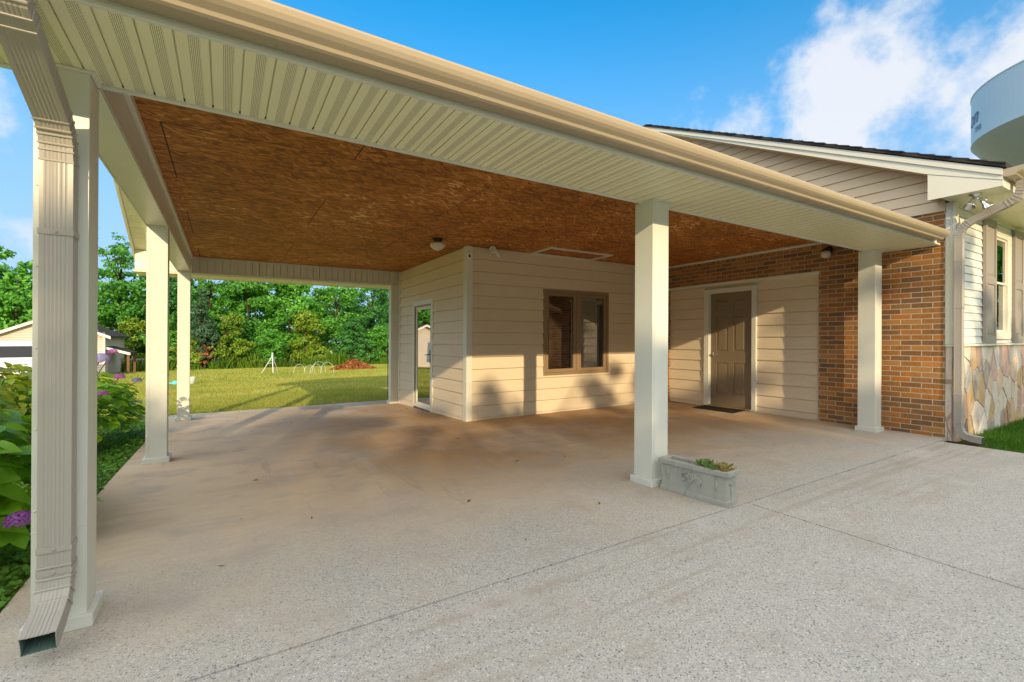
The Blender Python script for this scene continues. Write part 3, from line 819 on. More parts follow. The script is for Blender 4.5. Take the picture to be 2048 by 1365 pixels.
rf.prism([(EY, 2.900), (2.11, 2.84 + .309), (2.11, 3.02 + .63 * .4775), (EY, 3.02)], 'x', 7.10, 7.125)
rf.prism([(EY, 2.95), (2.11, 3.02 + .63 * .4775 - .07), (2.11, 3.02 + .63 * .4775), (EY, 3.02)], 'x', 7.085, 7.0995)
rf.prism([(EY, 2.838), (2.11, 2.838), (2.11, 3.145), (EY, 2.896)], 'x', 7.105, 7.125)
rf.build('rake_fascia', 'white_trim', hs)
mb = MB()
mb.hexa([(7.126, 2.11, 3.155), (BX - .02, 2.11, 3.155), (BX - .02, RY, 5.34), (7.126, RY, 5.34)], [(7.126, 2.11, 3.17), (BX - .02, 2.11, 3.17), (BX - .02, RY, 5.36), (7.126, RY, 5.36)])
mb.box(7.126, BX - .02, 2.09, 2.11, 2.846, 3.15)
mb.build('rake_soffit', 'siding_gable', hs)
mb = MB()
for sgn in (1, -1):
    def yy(y): return y if sgn == 1 else 2 * RY - y
    a = [(7.07, yy(EY - .03), 3.022), (19, yy(EY - .03), 3.022), (19, yy(RY), 3.022 + (RY - EY + .03) * .4775), (7.07, yy(RY), 3.022 + (RY - EY + .03) * .4775)]
    mb.hexa(a, [(p[0], p[1], p[2] + .035) for p in a])
    # shingle butts along the rake edge
    n = 34
    for i in range(n):
        t0, t1 = i / n, (i + 1) / n
        yA, yB = yy(EY - .03 + (RY - EY) * t0), yy(EY - .03 + (RY - EY) * t1)
        zA, zB = 3.058 + (RY - EY) * t0 * .4775, 3.058 + (RY - EY) * t1 * .4775
        ox = 7.055 + .02 * ((i * 7) % 3) / 3
        mb.hexa([(ox, yA, zA), (19, yA, zA), (19, yB, zB), (ox, yB, zB)], [(ox, yA, zA + .018), (19, yA, zA + .018), (19, yB, zB + .004), (ox, yB, zB + .004)])
mb.build('roof', 'shingle', hs)
# front wall: siding over flagstone
FY = 1.97
mb = MB()
WX0, WX1, WZ0, WZ1 = 9.03, 9.68, 1.23, 2.66
lap(mb, (7.50, FY), (WX0, FY), (0, -1), 1.13, 2.84, .098, 1.13, .014, 0, .004)
lap(mb, (WX1 + .13, FY), (18, FY), (0, -1), 1.13, 2.84, .098, 1.13, .014, 0, .004)
lap(mb, (WX0, FY), (WX1 + .13, FY), (0, -1), 1.13, WZ0 - .06, .098, 1.13, .014, 0, .004)
lap(mb, (WX0, FY), (WX1 + .13, FY), (0, -1), WZ1 + .07, 2.84, .098, 1.13, .014, 0, .004)
mb.build('siding', 'siding_white', hs)
mb = MB(); mb.box(BX + .001, BX + .09, FY - .035, FY + .062, 1.125, 2.835); mb.box(BX - .012, BX, FY - .035, FY - .005, 1.125, 2.835); mb.box(BX - .008, BX - .0005, FY + .02, FY + .06, 1.125, 2.73)
mb.build('corner_trim', 'white_trim', hs, bevel=.003)
mb = MB(); mb.box(BX + .012, 18, 1.965, 2.029, -.25, 1.095)
def flagstones(mb, u0, u1, z0, z1, n, seed, put, stretch=.72, gap=.006):
    rg_ = random.Random(seed); pts = []
    while len(pts) < n:
        best = max(((rg_.uniform(u0, u1), rg_.uniform(z0, z1) * stretch) for _ in range(5)), key=lambda p: min([(p[0] - q[0]) ** 2 + (p[1] - q[1]) ** 2 for q in pts] or [9]))
        pts.append(best)
    for i, p in enumerate(pts):
        poly = [(u0, z0 * stretch), (u1, z0 * stretch), (u1, z1 * stretch), (u0, z1 * stretch)]
        for j, q in enumerate(pts):
            if i == j: continue
            dx_, dz_ = q[0] - p[0], q[1] - p[1]; d_ = math.hypot(dx_, dz_)
            if d_ > 1.2: continue
            sk = rg_.uniform(.46, .54); mx_, mz_ = p[0] + dx_ * .5, p[1] + dz_ * .5
            nx, nz = dx_ / d_, dz_ / d_; out_ = []
            for k in range(len(poly)):
                a_, b_ = poly[k], poly[(k + 1) % len(poly)]
                da = (a_[0] - mx_) * nx + (a_[1] - mz_) * nz + gap; db = (b_[0] - mx_) * nx + (b_[1] - mz_) * nz + gap
                if da <= 0: out_.append(a_)
                if da * db < 0: t_ = da / (da - db); out_.append((a_[0] + (b_[0] - a_[0]) * t_, a_[1] + (b_[1] - a_[1]) * t_))
            poly = out_
            if len(poly) < 3: break
        if len(poly) < 3: continue
        poly = [(u, z / stretch) for u, z in poly]; cu_ = sum(u for u, z in poly) / len(poly); cz_ = sum(z for u, z in poly) / len(poly)
        dpt = rg_.uniform(.006, .016)
        low = [put(u, z, 0) for u, z in poly]
        mid = [put(u, z, dpt * .75) for u, z in poly]
        top = [put(cu_ + (u - cu_) * .90, cz_ + (z - cz_) * .93, dpt + rg_.uniform(-.003, .003)) for u, z in poly]
        b0, n_ = len(mb.v), len(poly)
        mb.add(low + mid + top, [(k, (k + 1) % n_, n_ + (k + 1) % n_, n_ + k) for k in range(n_)] + [(n_ + k, n_ + (k + 1) % n_, 2 * n_ + (k + 1) % n_, 2 * n_ + k) for k in range(n_)] + [tuple(range(2 * n_, 3 * n_))], 0)
sv = mb.build('stone_base_wall', 'mortar', hs)
mb = MB()
flagstones(mb, BX + .0, 12.0, -.1, 1.093, 74, 4, lambda u, z, o: (u, 1.966 - o, z))
flagstones(mb, 1.97, 2.029, -.1, 1.093, 5, 9, lambda u, z, o: (BX + .013 - o, u, z), .2, .006)
mb.build('stone_veneer', 'flagstone', sv)
mb = MB(); mb.box(BX - .006, 18, 1.925, 2.029, 1.0955, 1.124); mb.build('stone_ledge', 'white_trim', hs, bevel=.004)
mb = MB(); mb.box(BX + .11, 18, FY + .03, 10.9, -.2, 2.85); mb.build('house_core', 'dark_gap', hs)
mb = MB(); x = 7.127
while x < 18:
    mb.box(x, x + .147, EY + .01, FY + .02, 2.838, 2.85); x += .15
mb.box(7.127, 18, EY + .01, FY + .02, 2.851, 2.856, 0)
mb.build('eave_soffit', 'soffit_plain', hs)
mb = MB(); mb.box(7.126, 18, EY - .0, EY + .018, 2.83, 3.01); mb.build('fascia', 'white_trim', hs)
gq = [(y - 2.054 + EY - .002, z + .585) for y, z in gp]
gi = [(y - 2.054 + EY - .002, z + .585) for y, z in inner]
mb = MB(); mb.prism(gq + gi, 'x', 7.10, 18); mb.prism(gq[:11], 'x', 7.0985, 7.1012); mb.build('gutter', 'gutter_tan', hs)
hp = [(1.40, 2.96), (1.40, 2.88), (1.402, 2.82), (1.418, 2.765), (1.455, 2.72), (1.51, 2.69), (1.60, 2.653), (1.76, 2.585), (1.825, 2.552), (1.872, 2.51), (1.897, 2.455), (1.904, 2.39), (1.905, 2.2), (1.905, .20),
      (1.902, .14), (1.885, .085), (1.85, .05), (1.79, .032), (1.70, .022)]
d2 = downspout(hs, BX + .0, hp, .088, .072, ((1, 5, 8), (8, 11, 8), (13, 17, 6)), ((1.55, 1.905), (2.1, 1.905), (.52, 1.905)))
# sash window with shutters
wb = MB()
frame(wb, 'y', WX0 - .0, WX1, WZ0, WZ1, FY - .02, .07, .05)
wb.box(WX1 + .0005, WX1 + .125, FY - .022, FY + .02, WZ0 - .04, WZ1 + .05)
wb.box(WX0 - .02, WX1 + .0, FY - .035, FY + .02, WZ0 - .05, WZ0 - .0005); wb.box(WX0 - .02, WX1, FY - .024, FY + .02, WZ1 + .0005, WZ1 + .06)
hw = wb.build('window', 'white_trim', hs, bevel=.003)
zm = 1.98
for (a, b, yo) in ((zm - .02, WZ1 - .051, .0), (WZ0 + .051, zm + .02, .02)):
    mb = MB(); frame(mb, 'y', WX0 + .051, WX1 - .051, a, b, FY + .0 + yo, .019, .03); mb.build('sash', 'white_trim', hw)
    mb = MB(); mb.box(WX0 + .08, WX1 - .08, FY + .008 + yo, FY + .011 + yo, a + .03, b - .03); mb.build('pane', 'window_glass', hw)
mb = MB(); mb.box(WX0 + .06, WX1 - .06, FY + .06, FY + .065, WZ0 + .05, zm); mb.build('curtain', 'curtain_grey', hw)
mb = MB(); mb.box(WX0 + .04, WX1 - .04, FY + .10, FY + .11, WZ0, WZ1); mb.build('window_backing', 'dark_gap', hw)
for a, b in ((8.50, 8.965), (9.86, 10.32)):
    mb = MB(); za, zb = 1.125, 2.79; yf = FY - .048
    mb.box(a, b, yf + .012, yf + .034, za, zb)
    for c, d, e, f_ in ((a, a + .06, za, zb), (b - .06, b, za, zb), (a + .06, b - .06, za, za + .10), (a + .06, b - .06, zb - .10, zb), (a + .06, b - .06, 1.92, 2.02)):
        mb.box(c, d, yf, yf + .0119, e, f_)
    for e, f_ in ((za + .10, 1.92), (2.02, zb - .10)):
        mb.hexa([(a + .075, yf + .0119, e + .015), (b - .075, yf + .0119, e + .015), (b - .075, yf + .0119, f_ - .015), (a + .075, yf + .0119, f_ - .015)],
                [(a + .10, yf + .003, e + .045), (b - .10, yf + .003, e + .045), (b - .10, yf + .003, f_ - .045), (a + .10, yf + .003, f_ - .045)])
    mb.build('shutter', 'shutter_taupe', hs)

# ---------------------------------------------------------------- small fixtures
t = thing('ceiling_light', 'white glass bowl light hanging from the strand board ceiling', 'light', (2.534, 6.1, ZC - .13))
mb = MB(); mb.lathe([(.07, 0), (.072, -.02), (.055, -.045), (.05, -.05)], (2.534, 6.1, ZC - .001), 20); mb.build('canopy', 'black_metal', t, smooth=True)
mb = MB(); mb.lathe([(.05, -.05), (.075, -.058), (.10, -.068), (.108, -.085), (.104, -.105), (.08, -.135), (.05, -.155), (.02, -.165), (0, -.167)], (2.534, 6.1, ZC), 28); mb.build('glass_bowl', 'frosted_glass', t, smooth=True)
t = thing('wall_light', 'small black wall light with glass shade on the brick above the door', 'light', (BX, 3.32, 2.40))
mb = MB(); mb.lathe([(.055, 0), (.055, .015), (.03, .03)], (BX - .001, 3.30, 2.475), 16, axis=(-1, 0, 0)); mb.tube([(BX - .02, 3.30, 2.475), (BX - .07, 3.30, 2.485), (BX - .10, 3.30, 2.465)], .014, 8)
mb.lathe([(.05, .0), (.055, .02), (.03, .045), (0, .05)], (BX - .10, 3.30, 2.445), 16); mb.build('bracket', 'black_metal', t, smooth=True)
mb = MB(); mb.lathe([(.048, 0), (.06, -.02), (.062, -.05), (.05, -.08), (.02, -.095), (0, -.097)], (BX - .10, 3.30, 2.445), 20); mb.build('glass_shade', 'frosted_glass', t, smooth=True)
t = thing('motion_sensor', 'small white motion sensor with a dark lens on the storage room corner', 'sensor', (3.10, SY - .03, 2.44))
mb = MB(); mb.box(3.085, 3.145, SY - .06, SY - .0225, 2.405, 2.50); mb.build('housing', 'white_plastic', t, bevel=.006)
mb = MB(); mb.box(3.10, 3.13, SY - .063, SY - .0595, 2.43, 2.475); mb.build('lens', 'black_metal', t, bevel=.004)
t = thing('spotlight', 'white adjustable spotlight aimed out from the storage room wall under the ceiling', 'spotlight', (3.6, SY - .02, 2.54))
mb = MB(); mb.lathe([(.045, 0), (.045, .012), (.02, .02)], (3.64, SY - .014, 2.52), 16, axis=(0, -1, 0)); mb.tube([(3.64, SY - .03, 2.52), (3.62, SY - .08, 2.54), (3.56, SY - .11, 2.545)], .014, 8); mb.build('bracket', 'white_plastic', t, smooth=True)
ax = Vector((-.75, -.55, .06)).normalized()
mb = MB(); mb.lathe([(.03, -.04), (.035, 0), (.038, .06), (.050, .10), (.058, .13), (.052, .131), (.03, .11)], Vector((3.54, SY - .115, 2.545)), 18, axis=ax); mb.build('lamp_head', 'white_plastic', t, smooth=True)
mb = MB(); mb.lathe([(.045, .118), (.03, .126), (0, .128)], Vector((3.54, SY - .115, 2.545)), 18, axis=ax); mb.build('bulb', 'frosted_glass', t, smooth=True)
t = thing('floodlight', 'twin headed floodlight with motion sensor under the house eave', 'floodlight', (7.24, 1.72, 2.83))
c = Vector((7.25, 1.73, 2.837))
mb = MB(); mb.lathe([(.06, 0), (.06, -.012), (.025, -.03), (.02, -.05)], c, 16); mb.tube([c + Vector((0, 0, -.03)), c + Vector((-.03, -.03, -.07))], .012, 8); mb.tube([c + Vector((0, 0, -.03)), c + Vector((.07, -.03, -.05))], .012, 8); mb.build('mount', 'nickel', t, smooth=True)
for d, ax in ((Vector((-.03, .01, -.06)), (-.45, .15, -.8)), (Vector((.01, -.05, -.075)), (.2, -.45, -.8))):
    mb = MB(); mb.lathe([(.018, 0), (.024, .03), (.03, .05), (.058, .105), (.06, .112), (.05, .112), (.028, .06)], c + d, 18, axis=ax); mb.build('lamp_head', 'nickel', t, smooth=True)
mb = MB(); mb.box(c.x + .05, c.x + .12, c.y - .075, c.y - .015, c.z - .095, c.z - .035); mb.build('sensor', 'cream_trim', t, bevel=.006)
mb = MB()
mb.hexa([(6.93, 4.47, .001), (7.36, 4.53, .001), (7.33, 5.27, .001), (6.93, 5.22, .001)], [(6.93, 4.47, .014), (7.36, 4.53, .014), (7.33, 5.27, .014), (6.93, 5.22, .014)])
tag(mb.build('doormat', 'coir_mat', bevel=.004), 'dark rectangular doormat on the concrete before the brown panel door', 'doormat')

# ---------------------------------------------------------------- planter with succulents
pa, pb = Vector((2.975, 2.545, 0)), Vector((3.030, 1.998, 0))       # near long side
ud = (pa - pb).normalized(); vd = Vector((-ud.y, ud.x, 0)) * -1     # u runs away from the viewer, v to the right
Lp, Wp = (pa - pb).length, .150
PM = Matrix(((ud.x, vd.x, 0, pb.x), (ud.y, vd.y, 0, pb.y), (0, 0, 1, 0), (0, 0, 0, 1)))
pl = thing('planter', 'weathered grey cast stone trough planter with grape relief beside the middle column', 'planter', (3.07, 2.27, 0))
mb = MB(); a = .012
mb.box(0, Lp, 0, Wp, .0, .028); mb.prism([(0, .028), (Wp, .028), (Wp - .008, .040), (.008, .040)], 'x', .0, Lp)
mb.box(.008, Lp - .008, .008, .024, .038, .218); mb.box(.008, Lp - .008, Wp - .024, Wp - .008, .038, .218)
mb.box(.008, .024, .0241, Wp - .0241, .038, .218); mb.box(Lp - .024, Lp - .008, .0241, Wp - .0241, .038, .218)
mb.xf(PM).build('trough', 'cast_stone', pl, bevel=.003)
mb = MB(); o_ = .012; i_ = .028
for (x0, x1, y0, y1) in ((-o_, Lp + o_, -o_, i_), (-o_, Lp + o_, Wp - i_, Wp + o_), (-o_, i_, i_ + .0001, Wp - i_ - .0001), (Lp - i_, Lp + o_, i_ + .0001, Wp - i_ - .0001)):
    mb.box(x0, x1, y0, y1, .212, .252)
mb.xf(PM).build('rim', 'cast_stone', pl, bevel=.006)
mb = MB(); mb.box(.025, Lp - .025, .025, Wp - .025, .10, .175); mb.xf(PM).build('potting_soil', 'bare_soil', pl)
# relief: grapes, leaves, vine and two little urns on the long side; a small bunch on the end
mb = MB(); cu, cz = Lp * .50, .135
rng = random.Random(3)
for r in range(6):
    n = 5 - r if r else 4
    for k in range(max(n, 1)):
        mb.ball((cu + .004 * r + (k - (n - 1) / 2) * .018, .003, cz + .038 - r * .0165), .0112, 6)
mb.xf(PM).build('grape_bunch', 'cast_stone', pl, smooth=True); mb = MB()
def lf_rel(c, ang, ln, wd):
    pts = []
    for i in range(9):
        t_ = i / 8; wv = wd * math.sin(math.pi * t_) ** .7 * (1 + .25 * math.sin(6 * math.pi * t_))
        pts.append((t_ * ln, wv))
    poly = pts + [(x, -y) for x, y in reversed(pts[1:-1])]
    ca, sa = math.cos(ang), math.sin(ang)
    P2 = [(c[0] + x * ca - y * sa, c[1] + x * sa + y * ca) for x, y in poly]
    mb.prism(P2, 'y', -.005, .0078)
lf_rel((cu + .035, cz + .028), math.pi * .95, .055 * -1, .02); lf_rel((cu + .045, cz + .03), -.15, .065, .022); lf_rel((cu + .05, cz + .015), -.75, .05, .018)
lf_rel((cu - .035, cz + .04), math.pi + .75, .075, .016); lf_rel((cu - .03, cz + .03), math.pi + 1.0, .08, .012)
mb.tube([(cu + .085, .004, cz + .065), (cu + .06, .004, cz + .045), (cu + .02, .004, cz + .056), (cu - .03, .004, cz + .050), (cu - .065, .004, cz + .02), (cu - .085, .004, cz - .03)], .0048, 6)
mb.xf(PM).build('vine_relief', 'cast_stone', pl)
for u in (.085, Lp - .07):
    mb = MB(); mb.lathe([(.006, -.038), (.010, -.034), (.004, -.02), (.012, .0), (.014, .016), (.007, .024), (.010, .036), (.009, .038)], (u, .008, .135), 10); mb.xf(PM).build('urn_relief', 'cast_stone', pl, smooth=True)
mb = MB()
for k in range(12):
    mb.ball((.006, Wp / 2 + rng.uniform(-.018, .018) * (1 - k / 14), .165 - k * .0065), .008, 5)
for sg in (-1, 1): mb.box(.003, .0079, Wp / 2 + sg * .022 - .014, Wp / 2 + sg * .022 + .014, .15, .175)
mb.xf(PM).build('grape_bunch', 'cast_stone', pl, smooth=True)
def succulent(u, v, r, mat, label, seed, n=34):
    c = PM @ Vector((u, v, .222)); rg = random.Random(seed)
    V, F = [], []
    for i in range(n):
        t_ = i / n; az = i * 2.39996; el = .25 + 1.15 * (1 - t_); ln = r * (.55 + .55 * t_) * rg.uniform(.85, 1.1)
        d = Vector((math.cos(az) * math.cos(el), math.sin(az) * math.cos(el), math.sin(el))); s_ = Vector((-math.sin(az), math.cos(az), 0)); n_ = d.cross(s_)
        b = len(V)
        for (q, wq, hq) in ((0, .10, 0), (.35, .24, .02), (.72, .26, .10), (1.0, .015, .22)):
            for sg in (-1, 1): V.append(d * ln * q + s_ * sg * wq * ln + Vector((0, 0, 1)) * hq * ln)
        for k in range(3): F.append((b + 2 * k, b + 2 * k + 1, b + 2 * k + 3, b + 2 * k + 2))
    V = [(p.x, p.y, p.z) for p in V]
    o = fast_mesh('succulent', np.array(V), np.array(F), mat, loc=(c.x, c.y, c.z), smooth=True)
    o.modifiers.new('solid', 'SOLIDIFY').thickness = .003
    return tag(o, label, 'succulent', 'succulents in the trough planter')
succulent(.205, .070, .092, 'succulent_green', 'green rosette succulent farthest back of those in the trough planter', 1)
succulent(.135, .050, .072, 'succulent_green', 'small pale green rosette between the two bigger succulents in the planter', 2)
succulent(.068, .075, .088, 'succulent_red', 'orange and red tipped rosette succulent at the near end of the planter', 3)

# ---------------------------------------------------------------- foliage helpers
def rhombs(c, d, n_, ln, wd):
    """leaf quads: centre c, direction d, normal n_, all (N,3)"""
    s_ = np.cross(d, n_); s_ /= np.linalg.norm(s_, axis=1, keepdims=True) + 1e-9
    ln, wd = ln[:, None], wd[:, None]
    V = np.stack([c - d * ln * .5, c + s_ * wd * .5 - d * ln * .05, c + d * ln * .5, c - s_ * wd * .5 - d * ln * .05], 1).reshape(-1, 3)
    return V, np.arange(len(V)).reshape(-1, 4)
def unit(a): return a / (np.linalg.norm(a, axis=1, keepdims=True) + 1e-9)
def crown(blobs, n, size, seed, clump=.55, droop=.0, hollow=.55):
    """leaf cloud over a set of ellipsoid blobs (cx,cy,cz,rx,ry,rz), gathered in clumps near their outsides"""
    rg = np.random.default_rng(seed)
    vol = np.array([b[3] * b[4] * b[5] for b in blobs]) ** .67
    pick = rg.choice(len(blobs), p=vol / vol.sum(), size=max(8, n // 42))
    B = np.array(blobs)[pick]
    u = unit(rg.normal(size=(len(B), 3)))
    rad = (hollow + (1.06 - hollow) * rg.random((len(B), 1)) ** .6)
    cc = B[:, :3] + u * B[:, 3:] * rad
    who = rg.integers(0, len(cc), n)
    cr = clump * rg.uniform(.5, 1.25, len(cc))
    off = rg.normal(size=(n, 3)); off *= (cr[who] * rg.random(n) ** .5 / (np.linalg.norm(off, axis=1) + 1e-9))[:, None]
    off[:, 2] *= .62
    c = cc[who] + off
    out = unit(u[who] * .8 + unit(off) * .7 + np.array([0, 0, .5]))
    nn = unit(out + rg.normal(size=(n, 3)) * .55)
    d = unit(np.cross(nn, rg.normal(size=(n, 3)))); d[:, 2] -= droop; d = unit(d)
    ln = size * rg.uniform(.6, 1.35, n)
    return rhombs(c, d, nn, ln, ln * rg.uniform(.45, .75, n))
def tree_mesh(h, r, seed, mat, n, size, kind='round', trunk_r=.14):
    rg = random.Random(seed)
    blobs, limbs = [], []
    if kind == 'round':
        for k in range(15):
            t_ = rg.uniform(.12, .95); a = rg.uniform(0, 6.28); q = r * math.sin(math.pi * min(t_ + .12, 1)) ** .7 * rg.uniform(.25, .75)
            b = r * rg.uniform(.34, .55)
            blobs.append((math.cos(a) * q, math.sin(a) * q, h * t_, b, b, b * rg.uniform(.6, .9)))
    elif kind == 'cone':
        for k in range(9):
            t_ = k / 9; q = r * (1 - t_) * .55
            for j in range(2):
                a = rg.uniform(0, 6.28); b = max(r * (1 - t_ * .85) * .55, .25)
                blobs.append((math.cos(a) * q, math.sin(a) * q, h * (.08 + .88 * t_), b, b, h * .085))
    elif kind == 'lacy':
        for k in range(17):
            t_ = rg.uniform(.25, .97); a = rg.uniform(0, 6.28); q = r * rg.uniform(.2, .95); b = r * rg.uniform(.16, .30)
            blobs.append((math.cos(a) * q, math.sin(a) * q, h * t_, b, b, b * .7))
    elif kind == 'feather':
        for k in range(22):
            t_ = rg.uniform(.06, .9); a = rg.uniform(0, 6.28); q = r * (1.05 - t_ * .8) * rg.uniform(.2, .9); b = r * rg.uniform(.30, .48)
            blobs.append((math.cos(a) * q, math.sin(a) * q, h * t_, b, b, b * .7))
        for k in range(7):
            a = rg.uniform(0, 6.28); q = r * rg.uniform(.1, .7)
            blobs.append((math.cos(a) * q, math.sin(a) * q, h * rg.uniform(.88, 1.02), r * .09, r * .09, h * .09))
    V, F = crown(blobs, int(n * 1.5), size * .80, seed, clump=r * .2)
    mb = MB()
    lean = rg.uniform(-.3, .3)
    mb.tube([(0, 0, -.3), (lean * .3, 0, h * .3), (lean, lean * .5, h * .58), (lean * 1.2, lean * .6, h * .74)], [trunk_r, trunk_r * .8, trunk_r * .45, trunk_r * .12], 7)
    for b in blobs:
        z0 = max(min(b[2] - .12 * h, h * .7), h * .12)
        p0 = Vector((lean * z0 / h, lean * .5 * z0 / h, z0)); p1 = Vector(b[:3])
        mb.tube([p0, p0.lerp(p1, .5) + Vector((0, 0, .06 * h)), p1], [trunk_r * .42, trunk_r * .25, trunk_r * .08], 5)
    return V, F, mb
def tree(name, label, cat, x, y, h, r, seed, mat, n, size, kind='round', group=None, z=None):
    zg = ground(x, y) - .1 if z is None else z
    t_ = thing(name, label, cat, (x, y, zg), group)
    V, F, mb = tree_mesh(h, r, seed, mat, n, size, kind)
    fast_mesh('crown', V, F, mat, t_)
    tb = mb
    o0 = origin(t_)
    tb.v = [(a + o0.x, b + o0.y, c + o0.z) for a, b, c in tb.v]
    tb.build('trunk', 'bark', t_, shear=False, smooth=True)
    return t_
def at(px, y):      # the x of the point at depth y seen at photo column px
    return y * math.tan(yaw - math.atan((1024 - px) / 930.026))

GT = 'trees along the far edge of the lawn'
TREES = [
 ('broadleaf_tree', 'broad green tree rising behind the beige garage at the frame edge', 30, 56, 11.2, 4.6, 11, 'leaf_mid', 9000, .42, 'round'),
 ('feathery_tree', 'tall feathery topped tree right of the garage roof, standing against open sky', 238, 55, 11.4, 3.6, 12, 'leaf_mid', 9000, .36, 'feather'),
 ('broadleaf_tree', 'dark rounded tree in the gap between the two slim left columns', 345, 53, 9.4, 3.0, 13, 'leaf_dark', 7000, .36, 'round'),
 ('feathery_tree', 'green pointed tree just right of the third left column', 415, 54, 9.4, 2.5, 14, 'leaf_mid', 6500, .34, 'feather'),
 ('conical_tree', 'grey green conical tree low against the brighter trees beside the third column', 403, 48, 7.4, 1.9, 15, 'leaf_grey', 7000, .22, 'cone'),
 ('broadleaf_tree', 'bright green spreading tree at the middle of the tree line', 500, 53, 10.4, 3.7, 16, 'leaf_mid', 9000, .40, 'round'),
 ('broadleaf_tree', 'tallest full green tree above the white tripod', 575, 54, 11.0, 3.8, 17, 'leaf_mid', 9000, .40, 'round'),
 ('lacy_tree', 'thin crowned tree with open sky showing through it, above the brush pile', 672, 53, 10.4, 3.2, 18, 'leaf_mid', 5200, .32, 'lacy'),
 ('lacy_tree', 'sparse dark tree with bare limbs beside the storage room edge', 742, 54, 10.6, 3.4, 19, 'leaf_dark', 6000, .32, 'lacy'),
 ('broadleaf_tree', 'deep green tree leaning in from behind the storage room corner', 800, 50, 9.0, 3.3, 20, 'leaf_dark', 8000, .34, 'round'),
]
for nm, lb, px, y, h, r, sd, mt, n, sz, kd in TREES:
    tree(nm, lb, 'tree', at(px, y), y, h, r, sd, mt, n, sz, kd, GT)
SHRUBS = [
 ('shrub', 'yellow green leafy shrub below the bright spreading tree', 455, 48.0, 4.4, 1.9, 31, 'leaf_yellow', 4500, .26),
 ('shrub', 'large yellow green shrub behind the white tripod, brightest of the thicket', 610, 48.5, 5.0, 2.2, 32, 'leaf_yellow', 5500, .26),
 ('shrub', 'small orange brown dying shrub at the foot of the conical tree', 411, 46.8, 2.2, .8, 33, 'leaf_brown', 1300, .20),
 ('shrub', 'rounded mid green shrub left of the dying brown shrub', 372, 47.0, 2.6, 1.4, 34, 'leaf_yellow', 2400, .24),
 ('shrub', 'low green shrub between the two yellow green shrubs', 535, 47.5, 3.2, 1.8, 35, 'leaf_mid', 4200, .25),
 ('shrub', 'dark green shrub right behind the brush pile', 705, 47.5, 4.0, 2.2, 36, 'leaf_dark', 5200, .26),
 ('shrub', 'mid green shrub against the storage room edge behind the shepherd hook', 772, 47.0, 4.6, 2.0, 37, 'leaf_mid', 5000, .26),
 ('shrub', 'pale leafy shrub in shade beside the garage side wall', 265, 50.0, 4.2, 1.9, 38, 'leaf_yellow', 4500, .26),
 ('shrub', 'dark shrub filling the gap behind the wooden deck', 300, 51.0, 3.8, 2.0, 39, 'leaf_dark', 4200, .28),
 ('shrub', 'green shrub between the deck and the slim middle left column', 325, 49.0, 4.4, 1.7, 40, 'leaf_mid', 4200, .26),
]
for nm, lb, px, y, h, r, sd, mt, n, sz in SHRUBS:
    tree(nm, lb, 'shrub', at(px, y), y, h, r, sd, mt, n, sz, 'round', 'shrubs under the far trees')
# the wood behind, one mass of leaves
blobs = []
rg = random.Random(77)
for i in range(46):
    px = -140 + i * 22; y = rg.uniform(58, 66); hh = rg.uniform(4.3, 5.4) + (.2 if px < 330 else 0)
    blobs.append((at(px, y), y, ground(0, y) + hh, 2.6, 2.2, hh))
V, F = crown(blobs, 62000, .46, 78, clump=.9, hollow=.4)
V[:, 2] += K * V[:, 0]
tag(fast_mesh('woods', V, F, 'leaf_mid'), kind='stuff')
# tall weeds along the edge of the lawn
rg = np.random.default_rng(5)
N = 15000
wx = rg.uniform(-9, 20, N); wy = 45.8 + rg.gamma(2.0, .6, N) + .35 * np.sin(wx * 1.3) + .3 * np.sin(wx * .47 + 1)
hh = rg.uniform(.15, 1.0, N) ** 1.3 * (.75 + .35 * np.sin(wx * .9) + .25 * np.sin(wx * 2.7 + 2) + .2 * np.sin(wx * 6.1))
hh = np.maximum(hh, .12) * np.where(rg.random(N) < .06, 1.7, 1.0)
base_ = np.stack([wx, wy, -M_SLOPE * (wy - 5) - .1 + K * wx], 1)
dx = rg.normal(size=(N, 3)) * .28; dx[:, 2] = 1
tip = base_ + dx * hh[:, None]
a = rg.uniform(0, 6.28, N); s_ = np.stack([np.cos(a), np.sin(a), 0 * a], 1) * rg.uniform(.03, .09, N)[:, None]
V = np.stack([base_ - s_, base_ + s_, tip + s_ * .5, tip - s_ * .5], 1).reshape(-1, 3)
tag(fast_mesh('tall_weeds', V, np.arange(len(V)).reshape(-1, 4), 'weed_tall'), kind='stuff')

# ---------------------------------------------------------------- lawn grass
def blades(name, pts, h, wd, seed, mat, lean=.35):
    rg = np.random.default_rng(seed); n = len(pts)
    hh = h * rg.uniform(.5, 1.4, n); a = rg.uniform(0, 6.28, n)
    s_ = np.stack([np.cos(a), np.sin(a), 0 * a], 1) * (wd * rg.uniform(.6, 1.4, n))[:, None]
    d = np.stack([rg.normal(size=n) * lean, rg.normal(size=n) * lean, np.ones(n)], 1)
    tip = pts + d * hh[:, None]
    V = np.stack([pts - s_, pts + s_, tip], 1).reshape(-1, 3)
    return tag(fast_mesh(name, V, np.arange(len(V)).reshape(-1, 3), mat), kind='stuff')
rg = np.random.default_rng(8)
def scatter(n, x0, x1, y0, y1, zoff=-.075):
    x = rg.uniform(x0, x1, n); y = rg.uniform(y0, y1, n)
    return np.stack([x, y, -M_SLOPE * np.maximum(0, y - 5) + zoff + K * x], 1)
p = [scatter(65000, -2.5, 4.2, 10.34, 15), scatter(60000, -5, 7, 15, 24), scatter(60000, -8, 14, 24, 45)]
p[1][:, 2] -= 0; 
q = scatter(26000, -4.0, -.86, 6.0, 14)
blades('lawn_grass', np.concatenate([p[0], q]), .055, .006, 1, 'grass_blade')
blades('lawn_grass', p[1], .06, .012, 2, 'grass_blade')
